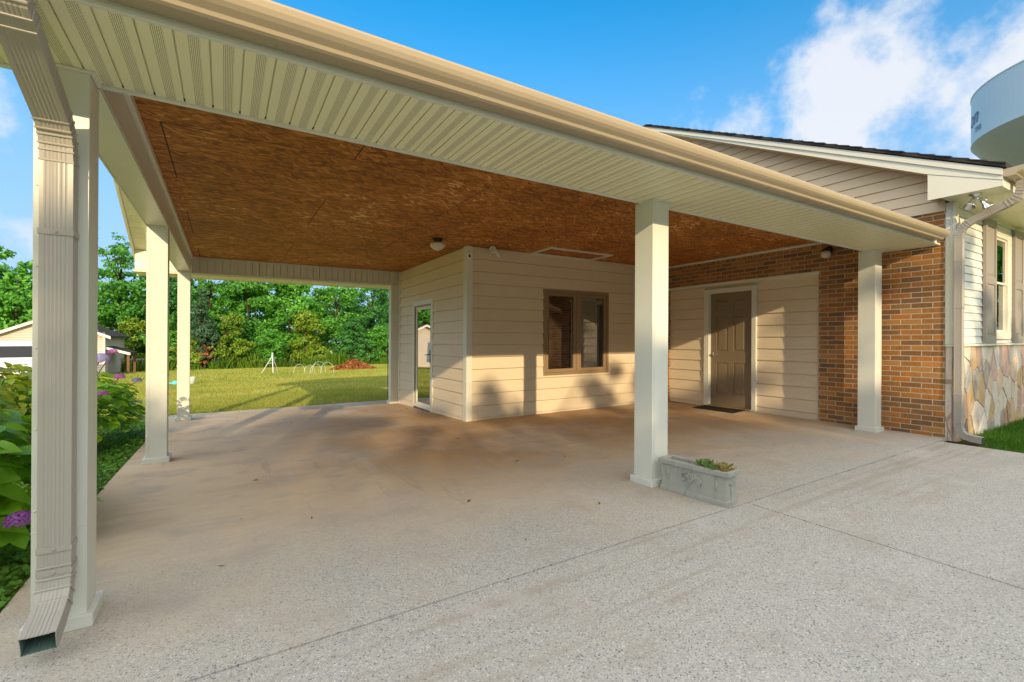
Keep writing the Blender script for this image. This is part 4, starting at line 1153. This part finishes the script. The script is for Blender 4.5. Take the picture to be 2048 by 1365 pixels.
blades('lawn_grass', p[2], .07, .022, 3, 'grass_blade')
x = rg.uniform(7.12, 11, 42000); y = 1.93 - rg.random(42000) * 2.6
keep = (x > 7.13 + .05 * np.sin(y * 9)) & ~((x < 7.5) & (y > 1.66))
pp = np.stack([x, y, -.075 + K * x], 1)[keep]
blades('lush_grass', pp, .075, .005, 4, 'grass_lush', .45)
# clover and creeping plants in the bed beside the slab
N = 16000
x = -.84 - rg.gamma(1.3, .30, N); y = rg.uniform(2.6, 9.6, N)
c = np.stack([x, y, -M_SLOPE * np.maximum(0, y - 5) - .045 + rg.random(N) * .065 + K * x], 1)
nn = unit(rg.normal(size=(N, 3)) * .45 + np.array([0, 0, 1])); d = unit(np.cross(nn, rg.normal(size=(N, 3))))
ln = rg.uniform(.022, .05, N)
V, F = rhombs(c, d, nn, ln, ln * .85)
tag(fast_mesh('clover_ground_cover', V, F, 'leaf_clover'), kind='stuff')

N = 60
rg = np.random.default_rng(19)
x = rg.uniform(-.7, 6.5, N); y = rg.uniform(2.2, 9.8, N)
c = np.stack([x, y, -M_SLOPE * np.maximum(0, y - 5) + .006 + K * x], 1)
nn = unit(rg.normal(size=(N, 3)) * .25 + np.array([0, 0, 1])); d = unit(np.cross(nn, rg.normal(size=(N, 3))))
ln = rg.uniform(.02, .06, N)
V, F = rhombs(c, d, nn, ln, ln * rg.uniform(.2, .5, N))
tag(fast_mesh('leaf_litter', V, F, 'leaf_brown'), kind='stuff')

# ---------------------------------------------------------------- hydrangeas
def hydrangea(label, x, y, rx, ry, h, nleaf, lsize, seed, mat, flowers):
    zg = ground(x, y) - .08
    t_ = thing('hydrangea', label, 'shrub', (x, y, zg), 'hydrangeas beside the carport slab')
    rg = random.Random(seed)
    V, F = [], []
    stems = MB(); o0 = origin(t_)
    nst = 16
    tips = []
    for k in range(nst):
        a = k * 2.4; q = math.sqrt((k + .5) / nst)
        tip = Vector((math.cos(a) * q * rx * .8, math.sin(a) * q * ry * .8, h * (.95 - .35 * q * q)))
        tips.append(tip)
        stems.tube([(math.cos(a) * .06, math.sin(a) * .06, 0), (tip.x * .45, tip.y * .45, tip.z * .5), tuple(tip)], [.012, .009, .005], 5)
    for i in range(nleaf):
        a = rg.uniform(0, 6.283); el = rg.uniform(-.15, 1.0) ** 1.0; el = math.asin(max(-.3, min(1, el)))
        q = rg.uniform(.72, 1.03)
        p_ = Vector((math.cos(a) * math.cos(el) * rx * q, math.sin(a) * math.cos(el) * ry * q, h * .38 + math.sin(el) * h * .60 * q))
        if p_.z < .05: p_.z = rg.uniform(.05, .3)
        out = Vector((math.cos(a) * math.cos(el) / rx, math.sin(a) * math.cos(el) / ry, math.sin(el) / h)).normalized()
        az = a + rg.gauss(0, .8)
        d = Vector((math.cos(az), math.sin(az), rg.uniform(-.55, .15))).normalized()
        n_ = (out * .5 + Vector((0, 0, 1)) * .8 + Vector((rg.gauss(0, .3), rg.gauss(0, .3), 0)))
        n_ = (n_ - d * n_.dot(d)).normalized(); s_ = d.cross(n_)
        ln = lsize * rg.uniform(.6, 1.2); b = len(V)
        rows = ((0, .03), (.18, .52), (.42, .70), (.68, .52), (.88, .22), (1.0, .01))
        for t2, wq in rows:
            c_ = p_ + d * ln * t2 - n_ * ln * .22 * t2 * t2
            hw_ = wq * ln * .5
            V += [c_ - s_ * hw_ + n_ * hw_ * .28, c_, c_ + s_ * hw_ + n_ * hw_ * .28]
        for k in range(5):
            for j in range(2): F.append((b + 3 * k + j, b + 3 * k + j + 1, b + 3 * k + j + 4, b + 3 * k + j + 3))
    Va = np.array([(v.x, v.y, v.z) for v in V])
    fast_mesh('leaves', Va, np.array(F), mat, t_, smooth=True)
    stems.v = [(a_ + o0.x, b_ + o0.y, c_ + o0.z) for a_, b_, c_ in stems.v]
    for (fx, fy, fz, fr, fm) in flowers:
        c_ = Vector((fx - x, fy - y, fz - zg))
        stems.tube([(c_.x * .4 + o0.x, c_.y * .4 + o0.y, c_.z * .55 + o0.z), (c_.x + o0.x, c_.y + o0.y, c_.z + o0.z)], .006, 5)
        V, F = [], []
        nf = 120 if fr > .06 else 70
        for i in range(nf):
            zz = 1 - 1.35 * (i + .5) / nf; a = i * 2.39996; q = math.sqrt(max(0, 1 - zz * zz))
            n_ = Vector((math.cos(a) * q, math.sin(a) * q, zz)); p_ = c_ + Vector((n_.x * fr, n_.y * fr, n_.z * fr * .72))
            u_ = n_.orthogonal().normalized(); v_ = n_.cross(u_); ps = fr * .17
            r0 = rg.uniform(0, 1.57)
            for k in range(4):
                aa = r0 + k * 1.5708; e = u_ * math.cos(aa) + v_ * math.sin(aa); f2 = n_.cross(e); b = len(V)
                V += [p_, p_ + e * ps * .6 + f2 * ps * .5 + n_ * ps * .15, p_ + e * ps * 1.1 + n_ * ps * .05, p_ + e * ps * .6 - f2 * ps * .5 + n_ * ps * .15]
                F.append((b, b + 1, b + 2, b + 3))
        fast_mesh('flower_head', np.array([(v.x, v.y, v.z) for v in V]), np.array(F), fm, t_)
    stems.build('stem', 'shrub_stem', t_, shear=False, smooth=True)
    return t_
hydrangea('big leaved green hydrangea nearest the front column, with one low purple bloom', -1.60, 3.95, .80, .98, 1.0, 900, .17, 51, 'leaf_hydrangea',
          [(-.875, 3.30, .30, .06, 'petal_purple')])
hydrangea('sunlit yellow green hydrangea in front of the white van', -2.25, 6.9, .95, 1.0, 1.16, 1350, .13, 52, 'leaf_hydrangea_sun', [])
hydrangea('blooming hydrangea with blue and purple heads between the first two left columns', -1.66, 7.55, .74, 1.0, 1.04, 1150, .13, 53, 'leaf_hydrangea',
          [(-1.20, 6.95, .985, .10, 'petal_blue'), (-1.10, 7.0, 1.07, .05, 'petal_purple'), (-1.08, 7.3, .76, .055, 'petal_purple'), (-.97, 7.75, .68, .055, 'petal_blue'), (-1.13, 6.7, .62, .05, 'petal_purple'), (-1.36, 7.0, .99, .05, 'petal_purple')])

# ---------------------------------------------------------------- things out on the lawn
def gpt(x, y, dz=0): return (x, y, ground(x, y) - .07 + dz)
t = thing('tripod', 'pale metal tripod standing on the lawn before the thicket', 'tripod', gpt(2.35, 32.4))
apex = Vector((2.52, 32.3, ground(0, 32.3) + .98))
mb = MB(); mb.lathe([(.05, 0), (.055, .05), (.03, .09), (.03, .16), (.05, .17), (.04, .2)], apex, 12); mb.build('head', 'tripod_metal', t)
for fx, fy in ((1.98, 33.0), (2.50, 31.5), (2.92, 33.1)):
    mb = MB(); mb.tube([apex, (fx, fy, ground(0, fy) - .08)], [.028, .022], 8); mb.build('leg', 'tripod_metal', t)
mb = MB(); ring = [apex.lerp(Vector((fx, fy, ground(0, fy) - .08)), .45) for fx, fy in ((1.98, 33.0), (2.50, 31.5), (2.92, 33.1))]
for i in range(3): mb.tube([ring[i], apex + Vector((0, 0, -.42)), ], .012, 6)
mb.build('brace', 'tripod_metal', t)
HO = [('low pale wire hoop standing alone nearest the tripod', 3.75, 29.9, .32), ('wire hoop next to the lone one, half hidden in the row', 4.12, 28.6, .30), ('wire hoop in the middle of the row on the lawn', 4.42, 28.3, .33), ('tallest wire hoop, ringed high near the brush pile', 4.75, 29.4, .40), ('wire hoop closest to the brush pile, last of the row', 5.0, 28.2, .38)]
for lb, hx, hy_, hr in HO:
    pts = [(hx + hr * math.cos(math.pi * k / 16), hy_ + .3 * hr * math.cos(math.pi * k / 16), ground(hx, hy_) - .09 + hr * 1.75 * math.sin(math.pi * k / 16) ** .8) for k in range(17)]
    tag(MB().tube(pts, .0065, 6).build('wire_hoop', 'tripod_metal'), lb, 'hoop', 'wire hoops on the lawn')
# brush pile
rg = np.random.default_rng(41); N = 3600
bx, by = 7.75, 33.6
a = rg.uniform(0, 6.28, N); r_ = np.sqrt(rg.random(N)); X = r_ * np.cos(a) * 1.55; Y = r_ * np.sin(a) * 1.1
Z = .72 * np.maximum(0, 1 - r_ ** 1.1) * rg.random(N) ** .35 + .02
c = np.stack([X, Y, Z], 1); d = unit(rg.normal(size=(N, 3)) * np.array([1, 1, .45])); nn = unit(rg.normal(size=(N, 3)) + np.array([0, 0, .8]))
ln = rg.uniform(.10, .34, N); V, F = rhombs(c, d, nn, ln, ln * rg.uniform(.15, .6, N))
t = thing('brush_pile', 'heap of rust brown cut brush and leaves on the lawn', 'brush pile', gpt(bx, by))
fast_mesh('dead_leaves', V, F, 'leaf_brown', t)
mb = MB(); rr = random.Random(6)
for k in range(46):
    a_ = rr.uniform(0, 6.28); q = rr.uniform(0, 1.3); z_ = max(.05, .6 * (1 - q / 1.5)); p0 = Vector((bx + math.cos(a_) * q, by + math.sin(a_) * q * .7, ground(0, by) - .07 + z_ * rr.random()))
    dd = Vector((rr.gauss(0, 1), rr.gauss(0, .6), rr.uniform(-.1, .4))).normalized() * rr.uniform(.3, .7)
    mb.tube([p0, p0 + dd], [.012, .005], 4)
mb.build('twigs', 'bark', t)
t = thing('shepherd_hook', 'thin black shepherd hook pole at the edge of the slab behind the carport', 'garden hook', gpt(3.15, 10.42))
z0 = ground(0, 10.4)
tag(MB().tube([(3.155, 10.43, z0 - .1), (3.135, 10.43, 1.18), (3.12, 10.44, 1.27), (3.07, 10.45, 1.31), (3.01, 10.46, 1.29), (2.99, 10.46, 1.22), (2.96, 10.46, 1.20)], .007, 6).build('pole', 'black_metal', t, smooth=True))
t = thing('bucket', 'small pale grey bucket standing on the lawn behind the third left column', 'bucket', gpt(-1.10, 22.4))
zb = ground(0, 22.4) - .06
mb = MB(); mb.lathe([(.10, 0), (.125, .28), (.13, .29), (.12, .285), (.095, .03)], (-1.10, 22.4, zb), 16); mb.build('pail', 'white_plastic', t, smooth=True)
mb = MB(); mb.tube([(-1.10 + .12 * math.cos(k * .314), 22.4, zb + .26 - .09 * math.sin(k * .314)) for k in range(11)], .005, 5); mb.build('handle', 'tripod_metal', t)
t = thing('watering_can', 'small turquoise plastic watering can lying on the lawn', 'watering can', gpt(-1.72, 22.6))
zc = ground(0, 22.6) - .06
mb = MB(); mb.lathe([(.09, 0), (.10, .02), (.10, .12), (.05, .16)], (-1.66, 22.6, zc), 14); mb.build('body', 'cyan_plastic', t, smooth=True)
mb = MB(); mb.tube([(-1.74, 22.6, zc + .05), (-1.86, 22.6, zc + .08), (-1.93, 22.6, zc + .14)], [.03, .02, .03], 8); mb.build('spout', 'cyan_plastic', t)

# wooden deck
t = thing('deck', 'weathered grey wooden deck with slatted railing beyond the hydrangeas', 'deck', gpt(-5.4, 46.5))
zg = ground(0, 46.5) - .07
mb = MB()
for k in range(12): mb.box(-6.35 + k * .2, -6.17 + k * .2, 46, 48, zg + .38, zg + .44)
mb.build('floor_boards', 'grey_wood', t)
for px_, py_ in ((-6.3, 46.05), (-5.1, 46.05), (-4.0, 46.05), (-6.3, 47.95), (-4.0, 47.95)):
    MB().box(px_ - .05, px_ + .05, py_ - .05, py_ + .05, zg - .1, zg + 1.15).build('post', 'grey_wood', t)
mb = MB(); mb.box(-6.4, -3.9, 45.97, 46.03, zg + .95, zg + 1.02); mb.box(-6.4, -3.9, 45.98, 46.02, zg + .5, zg + .56)
for k in range(15): mb.box(-6.3 + k * .165, -6.22 + k * .165, 45.985, 46.015, zg + .5, zg + .98)
mb.build('railing', 'grey_wood', t)

# ---------------------------------------------------------------- neighbour's garage and van
GX0, GX1, GY0, GY1 = -11.8, -6.7, 40, 47
zg = ground(0, 40) - .15; ze = 1.50 + .06
t = thing('garage', 'beige sided garage with dark gable roof and a small side porch', 'garage', (-9.2, 43.5, zg))
pk = (GX0 + GX1) / 2; zp = ze + (GX1 - pk) * .457
mb = MB()
lap(mb, (GX0, GY0), (GX1, GY0), (0, -1), zg, ze, .15, zg, .035, 0, .02)
for k in range(8):
    z0 = ze + k * .15; z1 = min(z0 + .15, zp - .02); wd = (zp - z0) / .457
    if z1 > z0 and wd > .1: lap(mb, (pk - wd, GY0), (pk + wd, GY0), (0, -1), z0, z1, .15, zg + math.ceil((z0 - zg) / .15) * .15 - .15, .02)
lap(mb, (GX1, GY0), (GX1, GY1), (1, 0), zg, ze, .15, zg, .035, 0, .02)
mb.box(GX0 + .02, GX1 - .02, GY0 + .05, GY1, zg, ze - .02)
mb.build('wall', 'beige_siding_far', t)
mb = MB(); mb.box(GX1 - .10, GX1 + .03, GY0 - .03, GY0 + .10, zg, ze); mb.build('corner_trim', 'white_trim', t)
mb = MB()
for sg in (1, -1):
    xe = pk + sg * (GX1 - pk + .35); zq = ze - .35 * .457
    mb.hexa([(pk, GY0 - .3, zp), (xe, GY0 - .3, zq), (xe, GY1 + .3, zq), (pk, GY1 + .3, zp)], [(pk, GY0 - .3, zp + .09), (xe, GY0 - .3, zq + .09), (xe, GY1 + .3, zq + .09), (pk, GY1 + .3, zp + .09)])
mb.build('roof', 'shingle', t)
mb = MB()
for sg in (1, -1):
    xe = pk + sg * (GX1 - pk + .35); zq = ze - .35 * .457
    mb.hexa([(pk, GY0 - .34, zp - .12), (xe, GY0 - .34, zq - .12), (xe, GY0 - .305, zq - .12), (pk, GY0 - .305, zp - .12)], [(pk, GY0 - .34, zp + .06), (xe, GY0 - .34, zq + .06), (xe, GY0 - .305, zq + .06), (pk, GY0 - .305, zp + .06)])
mb.build('rake_fascia', 'white_trim', t)
mb = MB(); xq = GX1 + 1.3
mb.hexa([(GX1 + .02, GY0 + .2, .70), (xq, GY0 + .2, .28), (xq, GY0 + 3.2, .28), (GX1 + .02, GY0 + 3.2, .70)], [(GX1 + .02, GY0 + .2, .80), (xq, GY0 + .2, .38), (xq, GY0 + 3.2, .38), (GX1 + .02, GY0 + 3.2, .80)])
pr = mb.build('porch_roof', 'shingle', t)
mb = MB(); mb.hexa([(GX1 + .02, GY0 + .15, .62), (xq, GY0 + .15, .20), (xq, GY0 + .199, .20), (GX1 + .02, GY0 + .199, .62)], [(GX1 + .02, GY0 + .15, .78), (xq, GY0 + .15, .36), (xq, GY0 + .199, .36), (GX1 + .02, GY0 + .199, .78)]); mb.build('porch_fascia', 'white_trim', pr)
for yq in (GY0 + .35, GY0 + 3.0):
    MB().box(xq - .2, xq - .06, yq - .07, yq + .07, zg, .30).build('porch_post', 'brown_post', t)

t = thing('van', 'white high roofed van parked nose out before the beige garage', 'van', (-8.35, 32.5, ground(0, 31) - .07))
vx, vy, zg = -8.42, 30.0, ground(0, 31) - .06
def VP(y, z, wd): return [(vx - wd, vy + y, zg + z), (vx + wd, vy + y, zg + z)]
secs = [(0, .35, .86, .88), (0, .35, .86, .88)]
prof = [(.00, .38), (.00, .80), (.08, .98), (.55, 1.08), (.95, 1.16), (1.55, 1.78), (1.9, 1.97), (5.2, 2.0), (5.35, 1.9), (5.35, .38)]
mb = MB(); n = len(prof)
wds = [.90, .92, .90, .86, .86, .78, .76, .76, .80, .92]
vs = [(vx - wds[i], vy + p[0], zg + p[1]) for i, p in enumerate(prof)] + [(vx + wds[i], vy + p[0], zg + p[1]) for i, p in enumerate(prof)]
mb.add(vs, [(i, (i + 1) % n, n + (i + 1) % n, n + i) for i in range(n)] + [tuple(range(n)), tuple(range(n, 2 * n))])
body = mb.build('body', 'white_paint_van', t, bevel=.05)
def dark(mat='black_metal', nm='windshield', vs=None):
    return MB().hexa(*vs).build(nm, mat, t)
q = [(vx - .76, vy + .99, zg + 1.20), (vx + .76, vy + .99, zg + 1.20), (vx + .70, vy + 1.50, zg + 1.72), (vx - .70, vy + 1.50, zg + 1.72)]
off = Vector((0, -.02, .02))
wsh = dark('black_metal', 'windshield', ([tuple(Vector(p) + off * .2) for p in q], [tuple(Vector(p) + off) for p in q]))
MB().hexa([tuple(Vector(p) + off * -.4) for p in q], [tuple(Vector(p) + off * .15) for p in q]).build('cab_interior', 'dark_gap', t)
for sg in (-1, 1):
    mb = MB(); mb.box(vx + sg * 1.02 - .09, vx + sg * 1.02 + .09, vy + 1.2, vy + 1.3, zg + 1.12, zg + 1.38); mb.box(vx + sg * .9 - .06, vx + sg * .9 + .06, vy + 1.23, vy + 1.27, zg + 1.18, zg + 1.22); mb.build('mirror', 'black_metal', t, bevel=.02)
    mb = MB(); mb.box(vx + sg * .66 - .16, vx + sg * .66 + .16, vy - .03, vy + .02, zg + .62, zg + .82); mb.build('headlight', 'nickel', t, bevel=.02)
    for yw in (.95, 4.2):
        mb = MB(); mb.lathe([(.33, -.1), (.34, -.06), (.34, .06), (.33, .1)], (vx + sg * .80, vy + yw, zg + .33), 22, axis=(1, 0, 0)); wh = mb.build('wheel', 'tyre', t)
        MB().lathe([(.2, -.115), (.2, .115)], (vx + sg * .80, vy + yw, zg + .33), 16, axis=(1, 0, 0)).build('rim', 'nickel', wh)
MB().box(vx - .6, vx + .6, vy - .015, vy + .02, zg + .58, zg + .76).build('grille', 'black_metal', t)

# ---------------------------------------------------------------- water tower beyond the house
AZ = yaw + math.atan(916 / 930.026) + R(7.6)
TD, TR = 60.5, 8.0
tx, ty = TD * math.sin(AZ), TD * math.cos(AZ)
t = thing('water_tower', 'huge pale blue water tower tank rising behind the house roof', 'water tower', (tx, ty, -.5))
ZK = -K * tx                                     # heights below were taken level
zb_, zt_ = 19.1 + ZK, 23.35 + ZK
mb = MB()
mb.lathe([(1.7, zb_ - 8.2), (2.1, zb_ - 7.2), (2.9, zb_ - 6.1), (4.6, zb_ - 4.0), (6.4, zb_ - 2.0), (7.3, zb_ - .95), (7.8, zb_ - .3), (TR, zb_), (TR + .03, zb_ + .02), (TR + .03, zb_ + .10), (TR, zb_ + .12), (TR, zt_), (TR + .05, zt_ + .02), (TR + .05, zt_ + .10), (TR - .1, zt_ + .12), (7.4, zt_ + .25), (5.5, zt_ + .6), (3, zt_ + .9), (0, zt_ + 1.0)], (tx, ty, 0), 96)
tk = mb.build('tank', ['tower_paint', 'tower_under_shade'], t)
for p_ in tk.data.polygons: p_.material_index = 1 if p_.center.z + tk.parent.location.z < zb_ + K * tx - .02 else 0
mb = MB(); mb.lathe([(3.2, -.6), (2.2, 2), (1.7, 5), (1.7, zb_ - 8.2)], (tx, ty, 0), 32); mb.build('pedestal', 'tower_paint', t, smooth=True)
# lettering wrapped round the shell: the tail of the town's name over the tail of the state's
def wrap_text(txt, size, ang_right, zbase, shearv):
    cu = bpy.data.curves.new('lettering', 'FONT'); cu.body = txt; cu.size = size; cu.shear = shearv; cu.extrude = 0; cu.resolution_u = 4
    tmp = bpy.data.objects.new('lettering', cu); C.objects.link(tmp)
    dg = bpy.context.evaluated_depsgraph_get(); dg.update()
    me = bpy.data.meshes.new_from_object(tmp.evaluated_get(dg))
    bpy.data.objects.remove(tmp)
    bm = bmesh.new(); bm.from_mesh(me)
    xm = max(v.co.x for v in bm.verts)
    bmesh.ops.subdivide_edges(bm, edges=[e for e in bm.edges if e.calc_length() > .4], cuts=2)
    bmesh.ops.triangulate(bm, faces=bm.faces)
    mb = MB(); bm.verts.ensure_lookup_table()
    vs = []
    for v in bm.verts:
        # ang_right: angle on the shell of the text's right end; text reads left to right seen from outside
        th = ang_right - (xm - v.co.x) / TR
        vs.append((tx + (TR + .045) * math.cos(th), ty + (TR + .045) * math.sin(th), zbase + v.co.y))
    mb.add(vs, [tuple(v.index for v in f_.verts) for f_ in bm.faces])
    bm.free()
    return mb.build('lettering', 'lettering', t, recalc=False)
tang = math.atan2(-ty, -tx)                      # from the tank towards the camera
rim_l = tang - R(90 - 7.6)                       # the left limb as seen
wrap_text('on', 2.0, rim_l + R(20), zb_ + 1.55, .35)
wrap_text('ma', .95, rim_l + R(23), zb_ + .75, .25)

# ---------------------------------------------------------------- trees across the drive that throw the evening shade
def shade_tree(label, x, y, ztop, r, seed, zlow=.5, n=15000):
    tr = thing('shade_tree', label, 'tree', (x, y, -.1), 'trees across the drive behind the viewpoint')
    rg_ = random.Random(seed); blobs = []
    for k in range(24):
        zz = zlow + 1 + (ztop - zlow - 1.6) * ((k + .5) / 24) ** .7; a_ = k * 2.4; q = r * rg_.uniform(.15, .85); b = r * rg_.uniform(.34, .48)
        blobs.append((math.cos(a_) * q, math.sin(a_) * q, min(zz, ztop - b * .8), b, b, b * .8))
    V, F = crown(blobs, n, .34, seed, clump=r * .26)
    V[:, 2] = np.minimum(V[:, 2], ztop + .15 * np.sin(V[:, 0] * 2.3 + seed))
    sp = [(rg_.uniform(-r, r), rg_.uniform(-r, r) * .8, ztop + rg_.uniform(-.1, .75), .22, .22, .2) for _ in range(26)]
    V2, F2 = crown(sp, 1500, .26, seed + 500, clump=.30)
    F = np.concatenate([F, F2 + len(V)]); V = np.concatenate([V, V2])
    blobs = blobs + [(q_[0], q_[1], q_[2] - .2, 0, 0, 0) for q_ in sp]
    fast_mesh('crown', V, F, 'leaf_mid', tr)
    mb = MB(); mb.tube([(x, y, -.3), (x + .1, y, 2.5), (x, y, ztop * .8)], [.22, .18, .06], 8)
    for b in blobs: mb.tube([(x, y, max(1.5, b[2] - 1.5)), (x + b[0], y + b[1], b[2])], [.07, .02], 5)
    mb.build('trunk', 'bark', tr, smooth=True)
for i, (x, y, zt_, r_, lb) in enumerate(((-14, -19, 7.6, 3.8, 'broad shade tree across the drive, farthest left of its row'), (-9.5, -19.5, 7.85, 3.8, 'broad shade tree across the drive, second in its row'),
        (-5, -19.5, 7.85, 3.8, 'broad shade tree at the middle of the row across the drive'), (-.6, -19.5, 7.35, 3.6, 'lower shade tree across the drive, fourth in its row'),
        (3.8, -19.5, 7.95, 3.7, 'shade tree across the drive opposite the house'), (8.5, -19.5, 8.0, 4.0, 'shade tree across the drive beyond the house corner'),
        (19, -15, 9.5, 4.5, 'tall tree in the front yard before the sash window'), (31, -4.5, 8.5, 4.5, 'tall tree in the front yard, farthest from the drive'))):
    shade_tree(lb, x, y, zt_, r_, 90 + i)
